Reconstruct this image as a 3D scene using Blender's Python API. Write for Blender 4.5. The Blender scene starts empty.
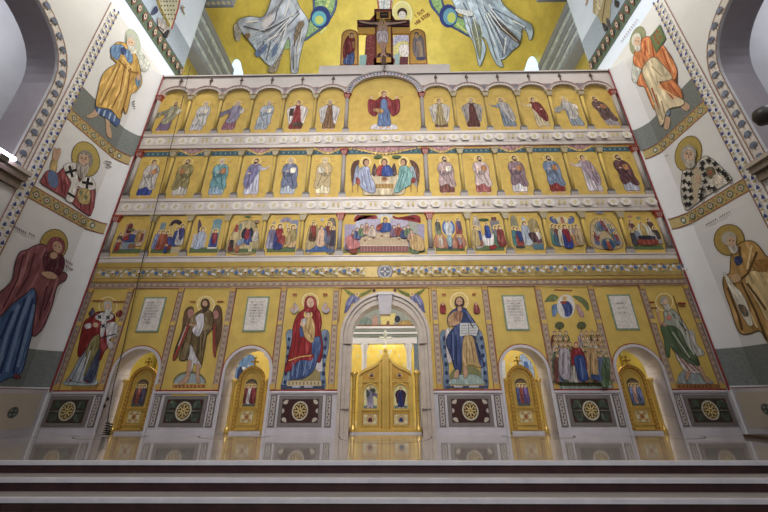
import bpy, bmesh, math, random
from mathutils import Vector, Matrix
from mathutils.geometry import delaunay_2d_cdt
random.seed(7)
SC = bpy.context.scene
COL = SC.collection
PI = math.pi

# ------------------------------------------------------------------ camera
FPX, PITCH, YAW, ROLL = 331.28, .3988, .0132, .0021
CAM = Vector((.0975, -9.7, .944))
cd = bpy.data.cameras.new('camera'); cam = bpy.data.objects.new('camera', cd); COL.objects.link(cam)
cd.sensor_fit = 'HORIZONTAL'; cd.sensor_width = 36; cd.lens = FPX * 36 / 768; cd.clip_end = 200
cam.location = CAM
cam.rotation_euler = (Matrix.Rotation(YAW, 3, 'Z') @ Matrix.Rotation(PI/2 + PITCH, 3, 'X') @ Matrix.Rotation(-ROLL, 3, 'Z')).to_euler()
SC.camera = cam
# ------------------------------------------------------------------ world, lights, exposure
w = bpy.data.worlds.new('nave_ambience'); SC.world = w; w.use_nodes = True
bgn = w.node_tree.nodes['Background']; bgn.inputs[0].default_value = (.78, .78, .92, 1); bgn.inputs[1].default_value = .115
SC.view_settings.view_transform = 'Standard'; SC.view_settings.look = 'None'
SC.view_settings.gamma = 1; SC.view_settings.use_curve_mapping = False
SC.view_settings.exposure = 0.0

def area(name, loc, target, sx, sy, power, col, spread=180):
    l = bpy.data.lights.new(name, 'AREA'); l.shape = 'RECTANGLE'; l.size = sx; l.size_y = sy; l.energy = power; l.color = col
    l.spread = math.radians(spread)
    o = bpy.data.objects.new(name, l); COL.objects.link(o); o.location = loc
    o.rotation_euler = (Vector(target) - Vector(loc)).to_track_quat('-Z', 'Y').to_euler()
    return o
for s in (-1, 1): area('dome_daylight', (s*8, -13, 24), (s*2.5, 0, 8.0), 5, 5, 225, (1, .97, .93), 80)
area('mid_row_fill', (0, -17, 13), (0, 0, 7.4), 10, 3, 430, (1, .97, .92), 60)  # added fill behind the camera, brightens the second and third icon rows
def spot(name, loc, target, power, col, deg, r=.6):
    l = bpy.data.lights.new(name, 'SPOT'); l.energy = power; l.color = col; l.spot_size = math.radians(deg); l.spot_blend = .9; l.shadow_soft_size = r
    o = bpy.data.objects.new(name, l); COL.objects.link(o); o.location = loc
    o.rotation_euler = (Vector(target) - Vector(loc)).to_track_quat('-Z', 'Y').to_euler()
for s in (-1, 1):
    spot('wall_fill_spot', (s*1.5, -4.5, 19), (s*9.5, -1.8, 12.4 if s < 0 else 11.0), 5000 if s < 0 else 4000, (1, .95, .84), 50)  # added unseen spots that brighten the upper side walls
    spot('upper_wall_fill', (s*1.5, -5, 24), (s*9.5, -2, 18.5), 2300, (.86, .93, 1), 55)  # added bluish spots standing in for daylight on the highest walls
area('low_screen_fill', (0, -14, 9), (0, 0, 3.6), 3, 3, 14, (1, .96, .9), 52)  # added fill, lifts the low centre of the screen over its sides
area('apse_daylight', (0, -3, 20), (0, 9, 31), 10, 4, 1500, (1, .98, .9), 120)
area('step_fill', (0, -12, 6), (0, -5.5, -1), 8, 2, 66, (.95, .96, 1), 90)  # added low fill for the steps and floor, no fixture there
def point(name, loc, power, col, r=.25):
    l = bpy.data.lights.new(name, 'POINT'); l.energy = power; l.color = col; l.shadow_soft_size = r
    o = bpy.data.objects.new(name, l); COL.objects.link(o); o.location = loc
for i, x in enumerate((-6.9, -3.6, 0, 3.6, 6.9)):
    point('altar_lamp', (x, 2.0, 3.6) if x else (0, 4.9, 4.4), 170 if x else 240, (1, .97, .92))
point('altar_lamp', (0, 1.7, 4.2), 48, (1, .97, .92))
for s in (-1, 1):
    point('aisle_fill', (s*12.2, -4.5, 13), 420, (.92, .92, 1), .5)  # added point light, brightens the aisle wall beyond the opening
    point('chancel_fill', (s*6, 3.5, 14.5), 420, (1, .96, .85), .5)  # added point light, lifts the dark gold under the chancel cornice

# ------------------------------------------------------------------ pixel ray -> point on a real surface
def ray(x, y):
    x2 = (x - 384) / FPX; u2 = (256 - y) / FPX
    X = x2*math.cos(ROLL) - u2*math.sin(ROLL); u = x2*math.sin(ROLL) + u2*math.cos(ROLL)
    yy = math.cos(PITCH) - u*math.sin(PITCH); Z = math.sin(PITCH) + u*math.cos(PITCH)
    return Vector((X*math.cos(YAW) - yy*math.sin(YAW), X*math.sin(YAW) + yy*math.cos(YAW), Z))
def at(x, y, ax, v):
    r = ray(x, y); k = 'XYZ'.index(ax)
    return CAM + r * ((v - CAM[k]) / r[k])
APC, APR = Vector((0, 5, 22)), 10.9          # apse conch
def at_apse(x, y, R=APR):
    r = ray(x, y); o = CAM - APC
    a = r.dot(r); b = 2*o.dot(r); c = o.dot(o) - R*R
    return CAM + r * ((-b + math.sqrt(max(b*b - 4*a*c, 0))) / (2*a))
def zp(ypx, Y=0.0): return at(386, ypx, 'Y', Y).z

# ------------------------------------------------------------------ materials
def lin(c):
    c = c/255.; return c/12.92 if c <= .04045 else ((c+.055)/1.055)**2.4
def rgb(t): return (lin(t[0]), lin(t[1]), lin(t[2]), 1)
MATS = {}
def mat(name, c, rough=.6, metal=0., var=.0, scale=4., bump=0., bscale=60., c2=None, coat=0., spec=.5, emis=0.):
    if name in MATS: return MATS[name]
    m = bpy.data.materials.new(name); m.use_nodes = True; nt = m.node_tree; b = nt.nodes['Principled BSDF']
    b.inputs['Base Color'].default_value = rgb(c); b.inputs['Roughness'].default_value = rough; b.inputs['Metallic'].default_value = metal
    b.inputs['Specular IOR Level'].default_value = spec
    if coat: b.inputs['Coat Weight'].default_value = coat; b.inputs['Coat Roughness'].default_value = .06
    if emis: b.inputs['Emission Color'].default_value = rgb(c); b.inputs['Emission Strength'].default_value = emis
    tc = nt.nodes.new('ShaderNodeTexCoord')
    geo = nt.nodes.new('ShaderNodeNewGeometry')
    if var or c2:
        n = nt.nodes.new('ShaderNodeTexNoise'); n.inputs['Scale'].default_value = scale; n.inputs['Detail'].default_value = 6; n.inputs['Roughness'].default_value = .65
        nt.links.new(geo.outputs['Position'], n.inputs['Vector'])
        mx = nt.nodes.new('ShaderNodeMix'); mx.data_type = 'RGBA'
        cr = nt.nodes.new('ShaderNodeValToRGB'); cr.color_ramp.elements[0].position = .35; cr.color_ramp.elements[1].position = .65
        nt.links.new(n.outputs['Fac'], cr.inputs['Fac']); nt.links.new(cr.outputs['Color'], mx.inputs['Factor'])
        a = rgb(c); bb = rgb(c2) if c2 else tuple(min(1, v*(1+var)) for v in a[:3]) + (1,)
        if not c2: a = tuple(v*(1-var) for v in a[:3]) + (1,)
        mx.inputs[6].default_value = a; mx.inputs[7].default_value = bb
        nt.links.new(mx.outputs[2], b.inputs['Base Color'])
    if bump:
        v = nt.nodes.new('ShaderNodeTexVoronoi'); v.inputs['Scale'].default_value = bscale
        nt.links.new(geo.outputs['Position'], v.inputs['Vector'])
        bp = nt.nodes.new('ShaderNodeBump'); bp.inputs['Strength'].default_value = bump; bp.inputs['Distance'].default_value = .01
        nt.links.new(v.outputs['Distance'], bp.inputs['Height']); nt.links.new(bp.outputs['Normal'], b.inputs['Normal'])
    MATS[name] = m; return m
def mute(c, k=.74):
    g = .3*c[0] + .59*c[1] + .11*c[2]; return tuple(int(max(0, min(255, (g + (v-g)*k)*.98))) for v in c)
def paint(c):
    c = mute(c)
    return mat('paint_%02x%02x%02x' % tuple(c), c, .7, var=.16, scale=16, spec=.25)
def drapery(c, cls):
    """robe colour crossed by wavy painted fold lines"""
    c = mute(c); name = 'painted_drapery_%d_%02x%02x%02x' % ((cls,) + tuple(c))
    if name in MATS: return MATS[name]
    m = mat(name, c, .7, spec=.25); nt = m.node_tree; b = nt.nodes['Principled BSDF']
    geo = nt.nodes.new('ShaderNodeNewGeometry'); mp = nt.nodes.new('ShaderNodeMapping'); mp.inputs['Rotation'].default_value = (.12, .14, 0); mp.inputs['Scale'].default_value = (1, 1, .22)
    wv = nt.nodes.new('ShaderNodeTexNoise'); wv.inputs['Scale'].default_value = (17, 7.5, 1.7)[cls]; wv.inputs['Detail'].default_value = 2.2; wv.inputs['Distortion'].default_value = .5
    cr = nt.nodes.new('ShaderNodeValToRGB'); e = cr.color_ramp.elements; L = rgb(c)
    e[0].position = .33; e[0].color = tuple(v*.58 for v in L[:3]) + (1,)
    e[1].position = .66; e[1].color = tuple(min(1, v*1.4+.04) for v in L[:3]) + (1,)
    q = e.new(.44); q.color = tuple(v*.92 for v in L[:3]) + (1,); q = e.new(.56); q.color = tuple(min(1, v*1.04) for v in L[:3]) + (1,)
    nt.links.new(geo.outputs['Position'], mp.inputs['Vector']); nt.links.new(mp.outputs[0], wv.inputs['Vector']); nt.links.new(wv.outputs['Fac'], cr.inputs['Fac']); nt.links.new(cr.outputs['Color'], b.inputs['Base Color'])
    return m
GOLD = mat('gold_mosaic', (190, 162, 84), .7, .1, .10, 2.2, .25, 45)
GOLDD = mat('gold_mosaic_warm', (190, 160, 80), .7, .1, .12, 3, .25, 45)
GOLDA = mat('apse_gold_mosaic', (196, 180, 92), .42, .3, .14, .9, .3, 12)
BRASS = mat('gilded_metal', (216, 180, 96), .3, .5, .10, 6, .12, 30)
BRASSD = mat('gilded_metal_dark', (188, 144, 66), .36, .5, .12, 6, .1, 30)
MARB = mat('white_marble', (196, 191, 195), .32, 0, scale=1.3, c2=(176, 171, 177))
MARBG = mat('pale_grey_marble', (192, 182, 176), .4, 0, .07, 2.2)
PINK = mat('pinkish_parapet_stone', (196, 187, 183), .5, 0, .05, 2)
STONE = mat('grey_stone', (150, 142, 138), .5, 0, .08, 5)
STOND = mat('dark_grey_stone', (92, 86, 84), .5, 0, .1, 5)
MAROON = mat('dark_red_marble', (74, 44, 44), .25, 0, scale=3, c2=(56, 34, 38))
TREAD = mat('grey_tread_marble', (158, 150, 144), .35, 0, .07, 4)
NOSE = mat('white_nosing_marble', (226, 224, 230), .3, 0, scale=3, c2=(208, 206, 214))
FLOORM = mat('polished_floor_marble', (176, 168, 164), .09, 0, scale=.9, c2=(160, 152, 148), coat=.6)
WALLM = mat('painted_plaster', (204, 204, 206), .75, 0, .03, 1.2)
WALLB = mat('daylight_tinted_plaster', (208, 220, 240), .75, 0, .03, 1.2)  # upper walls: bluish daylight put into the plaster colour
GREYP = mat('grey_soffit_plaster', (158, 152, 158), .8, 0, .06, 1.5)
WOOD = mat('brown_wood', (84, 62, 44), .5, 0, .15, 8)
BLACK = mat('black_rubber', (24, 22, 24), .5)
DAY = mat('daylight_glass', (190, 220, 255), .2, emis=1.1)
BULB = mat('lit_lamp_glass', (236, 226, 255), .2, emis=14.0)

# ------------------------------------------------------------------ object helpers
ORG = {}
def props(o, label=None, cat=None, group=None, kind=None):
    if label: o['label'] = label
    if cat: o['category'] = cat
    if group: o['group'] = group
    if kind: o['kind'] = kind
    return o
def thing(name, loc, label, cat, group=None):
    o = bpy.data.objects.new(name, None); o.empty_display_size = .1; COL.objects.link(o); o.location = loc; ORG[o.name] = Vector(loc)
    return props(o, label, cat, group)
def finish(name, me, parent=None, smooth=False):
    o = bpy.data.objects.new(name, me); COL.objects.link(o)
    if parent is not None:
        og = ORG[parent.name]; o.parent = parent
    else:
        vs = [v.co for v in me.vertices]
        og = Vector(((min(v.x for v in vs)+max(v.x for v in vs))/2, (min(v.y for v in vs)+max(v.y for v in vs))/2, min(v.z for v in vs)))
        o.location = og
    me.transform(Matrix.Translation(-og)); ORG[o.name] = og
    if smooth:
        for p in me.polygons: p.use_smooth = True
    return o
class MB:
    def __init__(s): s.v = []; s.f = []; s.m = []; s.mats = []
    def mi(s, m):
        if m not in s.mats: s.mats.append(m)
        return s.mats.index(m)
    def add(s, vs, fs, m):
        k = len(s.v); s.v += [tuple(p) for p in vs]; i = s.mi(m)
        for f in fs: s.f.append([k+q for q in f]); s.m.append(i)
        return s
    def box(s, x0, x1, y0, y1, z0, z1, m):
        return s.add([(x0,y0,z0),(x1,y0,z0),(x1,y1,z0),(x0,y1,z0),(x0,y0,z1),(x1,y0,z1),(x1,y1,z1),(x0,y1,z1)],
                     [(0,3,2,1),(4,5,6,7),(0,1,5,4),(1,2,6,5),(2,3,7,6),(3,0,4,7)], m)
    def prism(s, pts, d, m):           # pts 3D outline, d extrusion vector
        n = len(pts); d = Vector(d)
        return s.add([Vector(p) for p in pts] + [Vector(p)+d for p in pts],
                     [list(range(n)), [n+i for i in range(n)][::-1]] + [(i, n+i, n+(i+1) % n, (i+1) % n) for i in range(n)], m)
    def xz(s, pts, y0, y1, m): return s.prism([(p[0], y0, p[1]) for p in pts], (0, y1-y0, 0), m)
    def profx(s, prof, x0, x1, m):     # profile (y,z) swept along x
        return s.prism([(x0, p[0], p[1]) for p in prof], (x1-x0, 0, 0), m)
    def lathe(s, prof, cx, cy, m, seg=14):
        k = []
        for r, z in prof: k += [(cx+r*math.cos(2*PI*i/seg), cy+r*math.sin(2*PI*i/seg), z) for i in range(seg)]
        fs = []
        for j in range(len(prof)-1):
            for i in range(seg):
                a = j*seg+i; b = j*seg+(i+1) % seg; fs.append((a, b, b+seg, a+seg))
        fs.append(list(range(seg))[::-1]); fs.append([(len(prof)-1)*seg+i for i in range(seg)])
        return s.add(k, fs, m)
    def tube(s, pts, r, m, seg=7):
        pts = [Vector(p) for p in pts]; k = []
        for i, p in enumerate(pts):
            d = (pts[min(i+1, len(pts)-1)] - pts[max(i-1, 0)]).normalized()
            u = d.cross(Vector((0, 1, 0)));
            if u.length < .1: u = d.cross(Vector((1, 0, 0)))
            u.normalize(); w_ = d.cross(u)
            rr = r[i] if isinstance(r, (list, tuple)) else r
            k += [p + (u*math.cos(2*PI*j/seg) + w_*math.sin(2*PI*j/seg))*rr for j in range(seg)]
        fs = [(i*seg+j, i*seg+(j+1) % seg, (i+1)*seg+(j+1) % seg, (i+1)*seg+j) for i in range(len(pts)-1) for j in range(seg)]
        fs.append(list(range(seg))); fs.append([(len(pts)-1)*seg+j for j in range(seg)])
        return s.add(k, fs, m)
    def ring(s, cx, cz, a0, b0, a1, b1, y0, y1, m, t0=0, t1=PI, n=24):   # arched band in the XZ plane, from y0 (front) to y1
        I = [(cx+a0*math.cos(t0+(t1-t0)*i/n), cz+b0*math.sin(t0+(t1-t0)*i/n)) for i in range(n+1)]
        O = [(cx+a1*math.cos(t0+(t1-t0)*i/n), cz+b1*math.sin(t0+(t1-t0)*i/n)) for i in range(n+1)]
        for i in range(n):
            s.xz([I[i], O[i], O[i+1], I[i+1]], y0, y1, m)
        return s
    def build(s, name, parent=None, smooth=False):
        me = bpy.data.meshes.new(name); me.from_pydata(s.v, [], s.f)
        for m in s.mats: me.materials.append(m)
        me.polygons.foreach_set('material_index', s.m)
        bm = bmesh.new(); bm.from_mesh(me); bmesh.ops.recalc_face_normals(bm, faces=bm.faces); bm.to_mesh(me); bm.free()
        return finish(name, me, parent, smooth)
def copy_tree(o, off, parent=None):
    c = o.copy(); COL.objects.link(c)
    if parent is not None: c.parent = parent
    else: c.location = o.location + Vector(off)
    ORG[c.name] = ORG[o.name] + Vector(off)
    for ch in list(o.children): copy_tree(ch, off, c)
    return c

# ------------------------------------------------------------------ painted pictures: flat coloured shapes laid on a wall
def smooth(pts, n=4):
    P = [Vector((p[0], p[1])) for p in pts]; N = len(P); out = []
    for i in range(N):
        a, b, c, d = P[i-1], P[i], P[(i+1) % N], P[(i+2) % N]
        for k in range(n):
            t = k/n
            out.append(.5*((2*b) + (c-a)*t + (2*a-5*b+4*c-d)*t*t + (3*b-a-3*c+d)*t**3)*1.0)
    return [(p.x, p.y) for p in out]
class Art:
    def __init__(s, S, fine=None): s.S = S; s.n = 0; s.mb = MB(); s.tf = lambda p: p; s.fine = fine
    def zoom(s, x0, y0, k): s.tf = lambda p: (x0 + p[0]/k, y0 + p[1]/k); return s
    def raw(s, pts, c):
        m = c if isinstance(c, bpy.types.Material) else paint(c)
        s.n += 1; pts = [s.tf(p) for p in pts]
        if s.fine:
            xs = [p[0] for p in pts]; ys = [p[1] for p in pts]; g = s.fine
            V = [Vector(p) for p in pts]; n = len(V)
            x = math.floor(min(xs)/g)*g
            while x < max(xs):
                y = math.floor(min(ys)/g)*g
                while y < max(ys):
                    ins = False
                    for i in range(n):
                        (xa, ya), (xb, yb) = pts[i], pts[i-1]
                        if (ya > y) != (yb > y) and x < (xb-xa)*(y-ya)/(yb-ya)+xa: ins = not ins
                    if ins: V.append(Vector((x+.013, y+.017)))
                    y += g
                x += g
            r = delaunay_2d_cdt(V, [], [list(range(n))], 1, 1e-4)
            s.mb.add([s.S(v[0], v[1], s.n) for v in r[0]], [list(f) for f in r[2]], m)
        else:
            s.mb.add([s.S(p[0], p[1], s.n) for p in pts], [list(range(len(pts)))], m)
        return s
    def poly(s, pts, c, plain=False):
        sp = smooth(pts)
        if not isinstance(c, bpy.types.Material) and not plain:
            q = [s.tf(p) for p in pts]; W3 = [s.S(p[0], p[1], 0) for p in q]; o = W3[0]; ar = Vector((0, 0, 0))
            for i in range(1, len(W3)-1): ar += (W3[i]-o).cross(W3[i+1]-o)
            ar = ar.length/2
            if ar > .012:
                k = (W3[1]-W3[0]).length / max(1e-6, (Vector(pts[1])-Vector(pts[0])).length)
                w_ = min(.05, max(.010, .035*math.sqrt(ar))) if ar < 9 else .09
                w_ /= k
                if True:
                    n = len(sp); sa = sum(sp[i-1][0]*sp[i][1]-sp[i][0]*sp[i-1][1] for i in range(n)); sg = 1 if sa > 0 else -1
                    ex = []
                    for i in range(n):
                        d = (Vector(sp[(i+1) % n])-Vector(sp[i-1])); d = d.normalized() if d.length else Vector((1, 0)); ex.append((sp[i][0]+sg*d.y*w_*.6, sp[i][1]-sg*d.x*w_*.6))
                    s.raw(ex, dk(c, .5))
                skin = abs(c[0]-196) < 22 and abs(c[1]-152) < 16 and abs(c[2]-118) < 24
                if not skin: c = drapery(c, 0 if ar < .5 else 1 if ar < 8 else 2)
        return s.raw(sp, c)
    def ell(s, cx, cy, rx, ry, c, rot=0, n=18):
        a = math.radians(rot)
        return s.raw([(cx + rx*math.cos(t)*math.cos(a) - ry*math.sin(t)*math.sin(a), cy + rx*math.cos(t)*math.sin(a) + ry*math.sin(t)*math.cos(a)) for t in [2*PI*i/n for i in range(n)]], c)
    def line(s, pts, wd, c, taper=False):
        P = [Vector(p) for p in pts]; L = []; Rr = []
        for i, p in enumerate(P):
            d = (P[min(i+1, len(P)-1)] - P[max(i-1, 0)])
            d = d.normalized() if d.length else Vector((1, 0)); n_ = Vector((-d.y, d.x))
            w_ = wd/2 * (1 - .8*i/(len(P)-1) if taper else 1)
            L.append(tuple(p + n_*w_)); Rr.append(tuple(p - n_*w_))
        return s.raw(L + Rr[::-1], c)
    def rect(s, x0, y0, x1, y1, c): return s.raw([(x0,y0),(x1,y0),(x1,y1),(x0,y1)], c)
    def cross(s, x, y, r, t, c, rot=0):
        a = math.radians(rot)
        for b in (a, a + PI/2):
            d = Vector((math.cos(b), math.sin(b)))*r
            s.line([(x-d.x, y-d.y), (x+d.x, y+d.y)], t, c)
        return s
    def build(s, name, parent=None): return s.mb.build(name, parent)
def front(Y): return lambda x, z, n: Vector((x, Y - .0006*n, z))
def pxfront(Y): return lambda x, y, n: at(x, y, 'Y', Y - .0006*n)

SKIN = (186, 138, 104); SKIN2 = (206, 164, 130)
def dk(c, f=.6): return tuple(max(0, min(255, int(v*f))) for v in c)
def saint(A, cx, z0, h, tunic, mantle, hair=(80, 56, 44), beard=None, face=1, lean=0., pose='book', hem=None, halo=True, skin=SKIN2, wd=1.0):
    """a standing painted figure, z0 feet, h height; face=+1 mantle swings right"""
    f = face; q = wd
    def T(u, v): return (cx + (u*f*q + lean*(v-.5))*h, z0 + v*h)
    def P(pts, c): A.poly([T(*p) for p in pts], c)
    def L(pts, wdt, c): A.line([T(*p) for p in pts], wdt*h, c)
    def E(u, v, a, b, c, r=0): x, z = T(u, v); A.ell(x, z, a*h, b*h, c, r, 14)
    if halo:
        E(0, .905, .112, .112, (226, 200, 120)); E(0, .905, .098, .098, (212, 174, 78))
    for u in (-.075, .085): P([(u-.03, .0), (u+.045, -.012), (u+.035, .06), (u-.02, .07)], skin)
    P([(-.1, .8), (0, .83), (.1, .8), (.12, .55), (.13, .3), (.15, .07), (.06, .045), (-.03, .05), (-.13, .06), (-.12, .3), (-.1, .55)], tunic)
    if hem: P([(-.12, .13), (0, .1), (.14, .13), (.15, .06), (0, .04), (-.13, .06)], hem)
    for u in (-.07, -.01, .05): L([(u, .4), (u-.01, .1)], .014, dk(tunic, .62))
    L([(.02, .42), (.03, .1)], .016, dk(tunic, 1.25))
    if pose == 'open':            # mantle open both sides, arms out
        P([(-.05, .8), (-.14, .78), (-.24, .66), (-.2, .4), (-.17, .2), (-.11, .3), (-.08, .6)], mantle)
        P([(.05, .8), (.14, .78), (.24, .66), (.2, .4), (.16, .18), (.1, .3), (.08, .6)], mantle)
        L([(-.19, .62), (-.15, .28)], .016, dk(mantle)); L([(.19, .62), (.15, .28)], .016, dk(mantle))
        E(-.235, .70, .022, .03, skin); E(.235, .70, .022, .03, skin)
    elif pose == 'orans':
        P([(0, .86), (-.1, .8), (-.2, .72), (-.33, .76), (-.36, .6), (-.33, .4), (-.2, .3), (-.12, .45), (0, .6), (.12, .45), (.2, .3), (.33, .4), (.36, .6), (.33, .76), (.2, .72), (.1, .8)], mantle)
        P([(-.06, .72), (.06, .72), (.08, .3), (.1, .06), (-.1, .06), (-.08, .3)], tunic)
        for s_ in (-1, 1):
            E(s_*.29, .8, .03, .045, skin); L([(s_*.27, .62), (s_*.25, .36)], .018, dk(mantle))
    elif pose == 'fly':           # mantle flying out behind
        P([(-.1, .8), (0, .84), (.11, .8), (.16, .6), (.13, .36), (.02, .24), (-.1, .3), (-.06, .5)], mantle)
        P([(-.08, .74), (-.2, .68), (-.34, .6), (-.36, .5), (-.26, .46), (-.2, .54), (-.1, .56)], dk(mantle, .85))
        L([(.08, .78), (.04, .5), (-.04, .3)], .018, dk(mantle)); L([(-.1, .66), (-.3, .56)], .014, dk(mantle))
        E(.15, .66, .03, .022, skin)
        P([(.13, .7), (.2, .74), (.22, .6), (.15, .56)], (206, 196, 176))
    elif pose == 'point':
        P([(-.1, .8), (0, .84), (.12, .79), (.17, .6), (.19, .35), (.12, .18), (.03, .3), (-.03, .5), (-.08, .6)], mantle)
        P([(-.08, .78), (-.2, .72), (-.26, .76), (-.25, .7), (-.1, .66)], tunic); E(-.28, .77, .025, .03, skin)
        L([(.1, .75), (.08, .45), (.11, .24)], .018, dk(mantle)); L([(-.02, .74), (.04, .4)], .016, dk(mantle, 1.25))
        E(.1, .58, .03, .022, skin)
    else:                         # robe wrapped across, book or scroll at the chest
        P([(-.12, .78), (0, .84), (.13, .78), (.17, .6), (.16, .4), (.19, .22), (.1, .17), (.02, .26), (-.1, .2), (-.14, .3), (-.12, .5), (-.15, .64)], mantle)
        P([(-.12, .6), (-.04, .56), (.06, .62), (.1, .56), (0, .48), (-.1, .5)], dk(mantle, .8))
        L([(.1, .76), (.05, .5), (.12, .22)], .018, dk(mantle)); L([(-.1, .5), (.02, .3)], .016, dk(mantle)); L([(-.04, .74), (-.08, .52)], .016, dk(mantle, 1.25))
        E(-.04, .63, .035, .022, skin)
        P([(.02, .7), (.11, .72), (.12, .6), (.03, .58)], (176, 112, 60) if pose == 'book' else (214, 204, 184))
    x, z = T(0, .84); A.line([(x-.03*h, z), (x+.03*h, z)], .06*h, skin)
    E(0, .918, .05, .066, hair); E(.008, .905, .038, .05, skin)
    if beard: P([(-.03, .895), (.008, .88), (.046, .895), (.04, .85), (.012, .825), (-.02, .85)], beard)
    for u in (-.008, .024): E(u, .915, .006, .006, (50, 34, 30))
    L([(.008, .912), (.01, .893)], .007, dk(skin, .7)); L([(-.002, .88), (.02, .88)], .006, (130, 60, 50))
def mini(A, x, z, h, robe, mantle=None, lean=0, hair=(84, 58, 46), halo=True):
    """a tiny robed figure inside a crowded scene"""
    if halo: A.ell(x + lean*.4*h, z + .87*h, .15*h, .15*h, (218, 184, 92), n=12)
    A.poly([(x-.14*h, z), (x-.15*h+lean*.2*h, z+.4*h), (x-.12*h+lean*.35*h, z+.72*h), (x+lean*.4*h, z+.8*h), (x+.12*h+lean*.35*h, z+.72*h), (x+.16*h+lean*.2*h, z+.4*h), (x+.16*h, z)], robe)
    if mantle: A.poly([(x-.12*h+lean*.35*h, z+.74*h), (x+.1*h+lean*.35*h, z+.74*h), (x+.15*h, z+.35*h), (x+.02*h, z+.2*h), (x-.06*h, z+.45*h)], mantle)
    A.line([(x-.03*h, z+.45*h), (x-.05*h, z+.05*h)], .03*h, dk(robe))
    A.ell(x + lean*.4*h, z + .86*h, .085*h, .105*h, hair, n=10); A.ell(x + lean*.4*h + .012*h, z + .84*h, .062*h, .08*h, SKIN2, n=10)

# ================================================================== STRUCTURE
W = 9.12; WS = 9.5
def struct(name, mb): return props(mb.build(name), kind='structure')
# platform floor and the altar floor behind
struct('floor', MB().box(-12, 12, -3.6, 10, -.30, 0, FLOORM).box(-14, 14, -30, -2.0, -1.25, -1.05, FLOORM))
# steps
STEP = .17; TR = .31; y0 = -3.66
def arch_wall(mb, x0, x1, ztop, yf, yb, openings, m, zbot=0., n=20, reveal=None):
    """wall slab in the XZ plane with arched openings (cx, half, spring, rise)"""
    xs = {x0, x1}
    for cx, h, zs, r in openings:
        for i in range(n+1): xs.add(round(cx - h*math.cos(PI*i/n), 5))
    xs = sorted(xs)
    def zb(x, mid):
        for cx, h, zs, r in openings:
            if abs(mid-cx) < h: return zs + r*math.sqrt(max(0, 1-((x-cx)/h)**2))
        return zbot
    for a, b in zip(xs, xs[1:]):
        mid = (a+b)/2
        za, zc = zb(a, mid), zb(b, mid)
        mb.xz([(a, za), (b, zc), (b, ztop), (a, ztop)], yf, yb, m)
    for cx, h, zs, r in openings:      # jamb faces come with the neighbouring slabs
        pass
    return mb
SIDE = [(-6.97, .62, 1.57, .62), (-3.83, .62, 1.57, .62), (3.83, .62, 1.57, .62), (6.97, .62, 1.57, .62)]
OPEN = SIDE + [(0, 1.0, 2.52, .97)]
struct('wall_back', arch_wall(MB(), -WS-.4, WS+.4, 13.1, 0.0, .62, OPEN, MARB, zbot=0))

# side walls with the big arched openings
def side_open(y):                  # z of the underside of the opening over y
    u = abs((y + 6.6) / 3.62)
    return None if u >= 1 else 8.8 + 2.55*(1-u**2.8)**(1/2.8)
for s, nm in ((-1, 'wall_left'), (1, 'wall_right')):
    mb = MB(); X0, X1 = s*WS, s*(WS+.08)
    def slab(ya, yb, za, zb_, zt, m):
        mb.prism([(X0, ya, za), (X0, yb, zb_), (X0, yb, zt), (X0, ya, zt)], (X1-X0, 0, 0), m)
    slab(-2.98, 1.15, -.3, -.3, 13.6, WALLM)
    ys = [-2.98 - 7.24*(1-math.cos(PI*i/40))/2 for i in range(41)]
    for a, b in zip(ys, ys[1:]):
        za = side_open(a) or 8.8; zb_ = side_open(b) or 8.8
        slab(a, b, za, zb_, 13.6, WALLM)
    slab(-10.22, -15, -1.05, -1.05, 13.6, WALLM)
    slab(1.15, -15, 13.6, 13.6, 21.5, WALLB)
    # deep grey soffit lining of the opening, and the aisle wall seen through it
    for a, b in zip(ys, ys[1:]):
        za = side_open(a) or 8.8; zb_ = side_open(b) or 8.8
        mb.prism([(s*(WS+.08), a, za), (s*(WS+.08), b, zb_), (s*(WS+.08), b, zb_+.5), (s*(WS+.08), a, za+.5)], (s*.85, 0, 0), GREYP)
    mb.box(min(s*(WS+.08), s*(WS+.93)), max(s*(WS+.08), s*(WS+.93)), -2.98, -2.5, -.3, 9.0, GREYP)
    mb.box(min(s*(WS+4.6), s*(WS+4.9)), max(s*(WS+4.6), s*(WS+4.9)), -15, 0, -1, 18, WALLM)
    props(mb.build(nm), kind='structure')
# curved white coves that tie the screen to the side walls
for s, nm in ((-1, 'trim_1'), (1, 'trim_2')):
    mb = MB(); n = 10
    prof = [(s*(W + .38*(i/n)**.9), -.10 - .42*(i/n)**1.9) for i in range(n+1)] + [(s*WS, -.02), (s*W, -.02)]
    mb.prism([(p[0], p[1], -.0) for p in prof], (0, 0, 13.2), WALLM)
    props(mb.build(nm), kind='structure')

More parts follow.
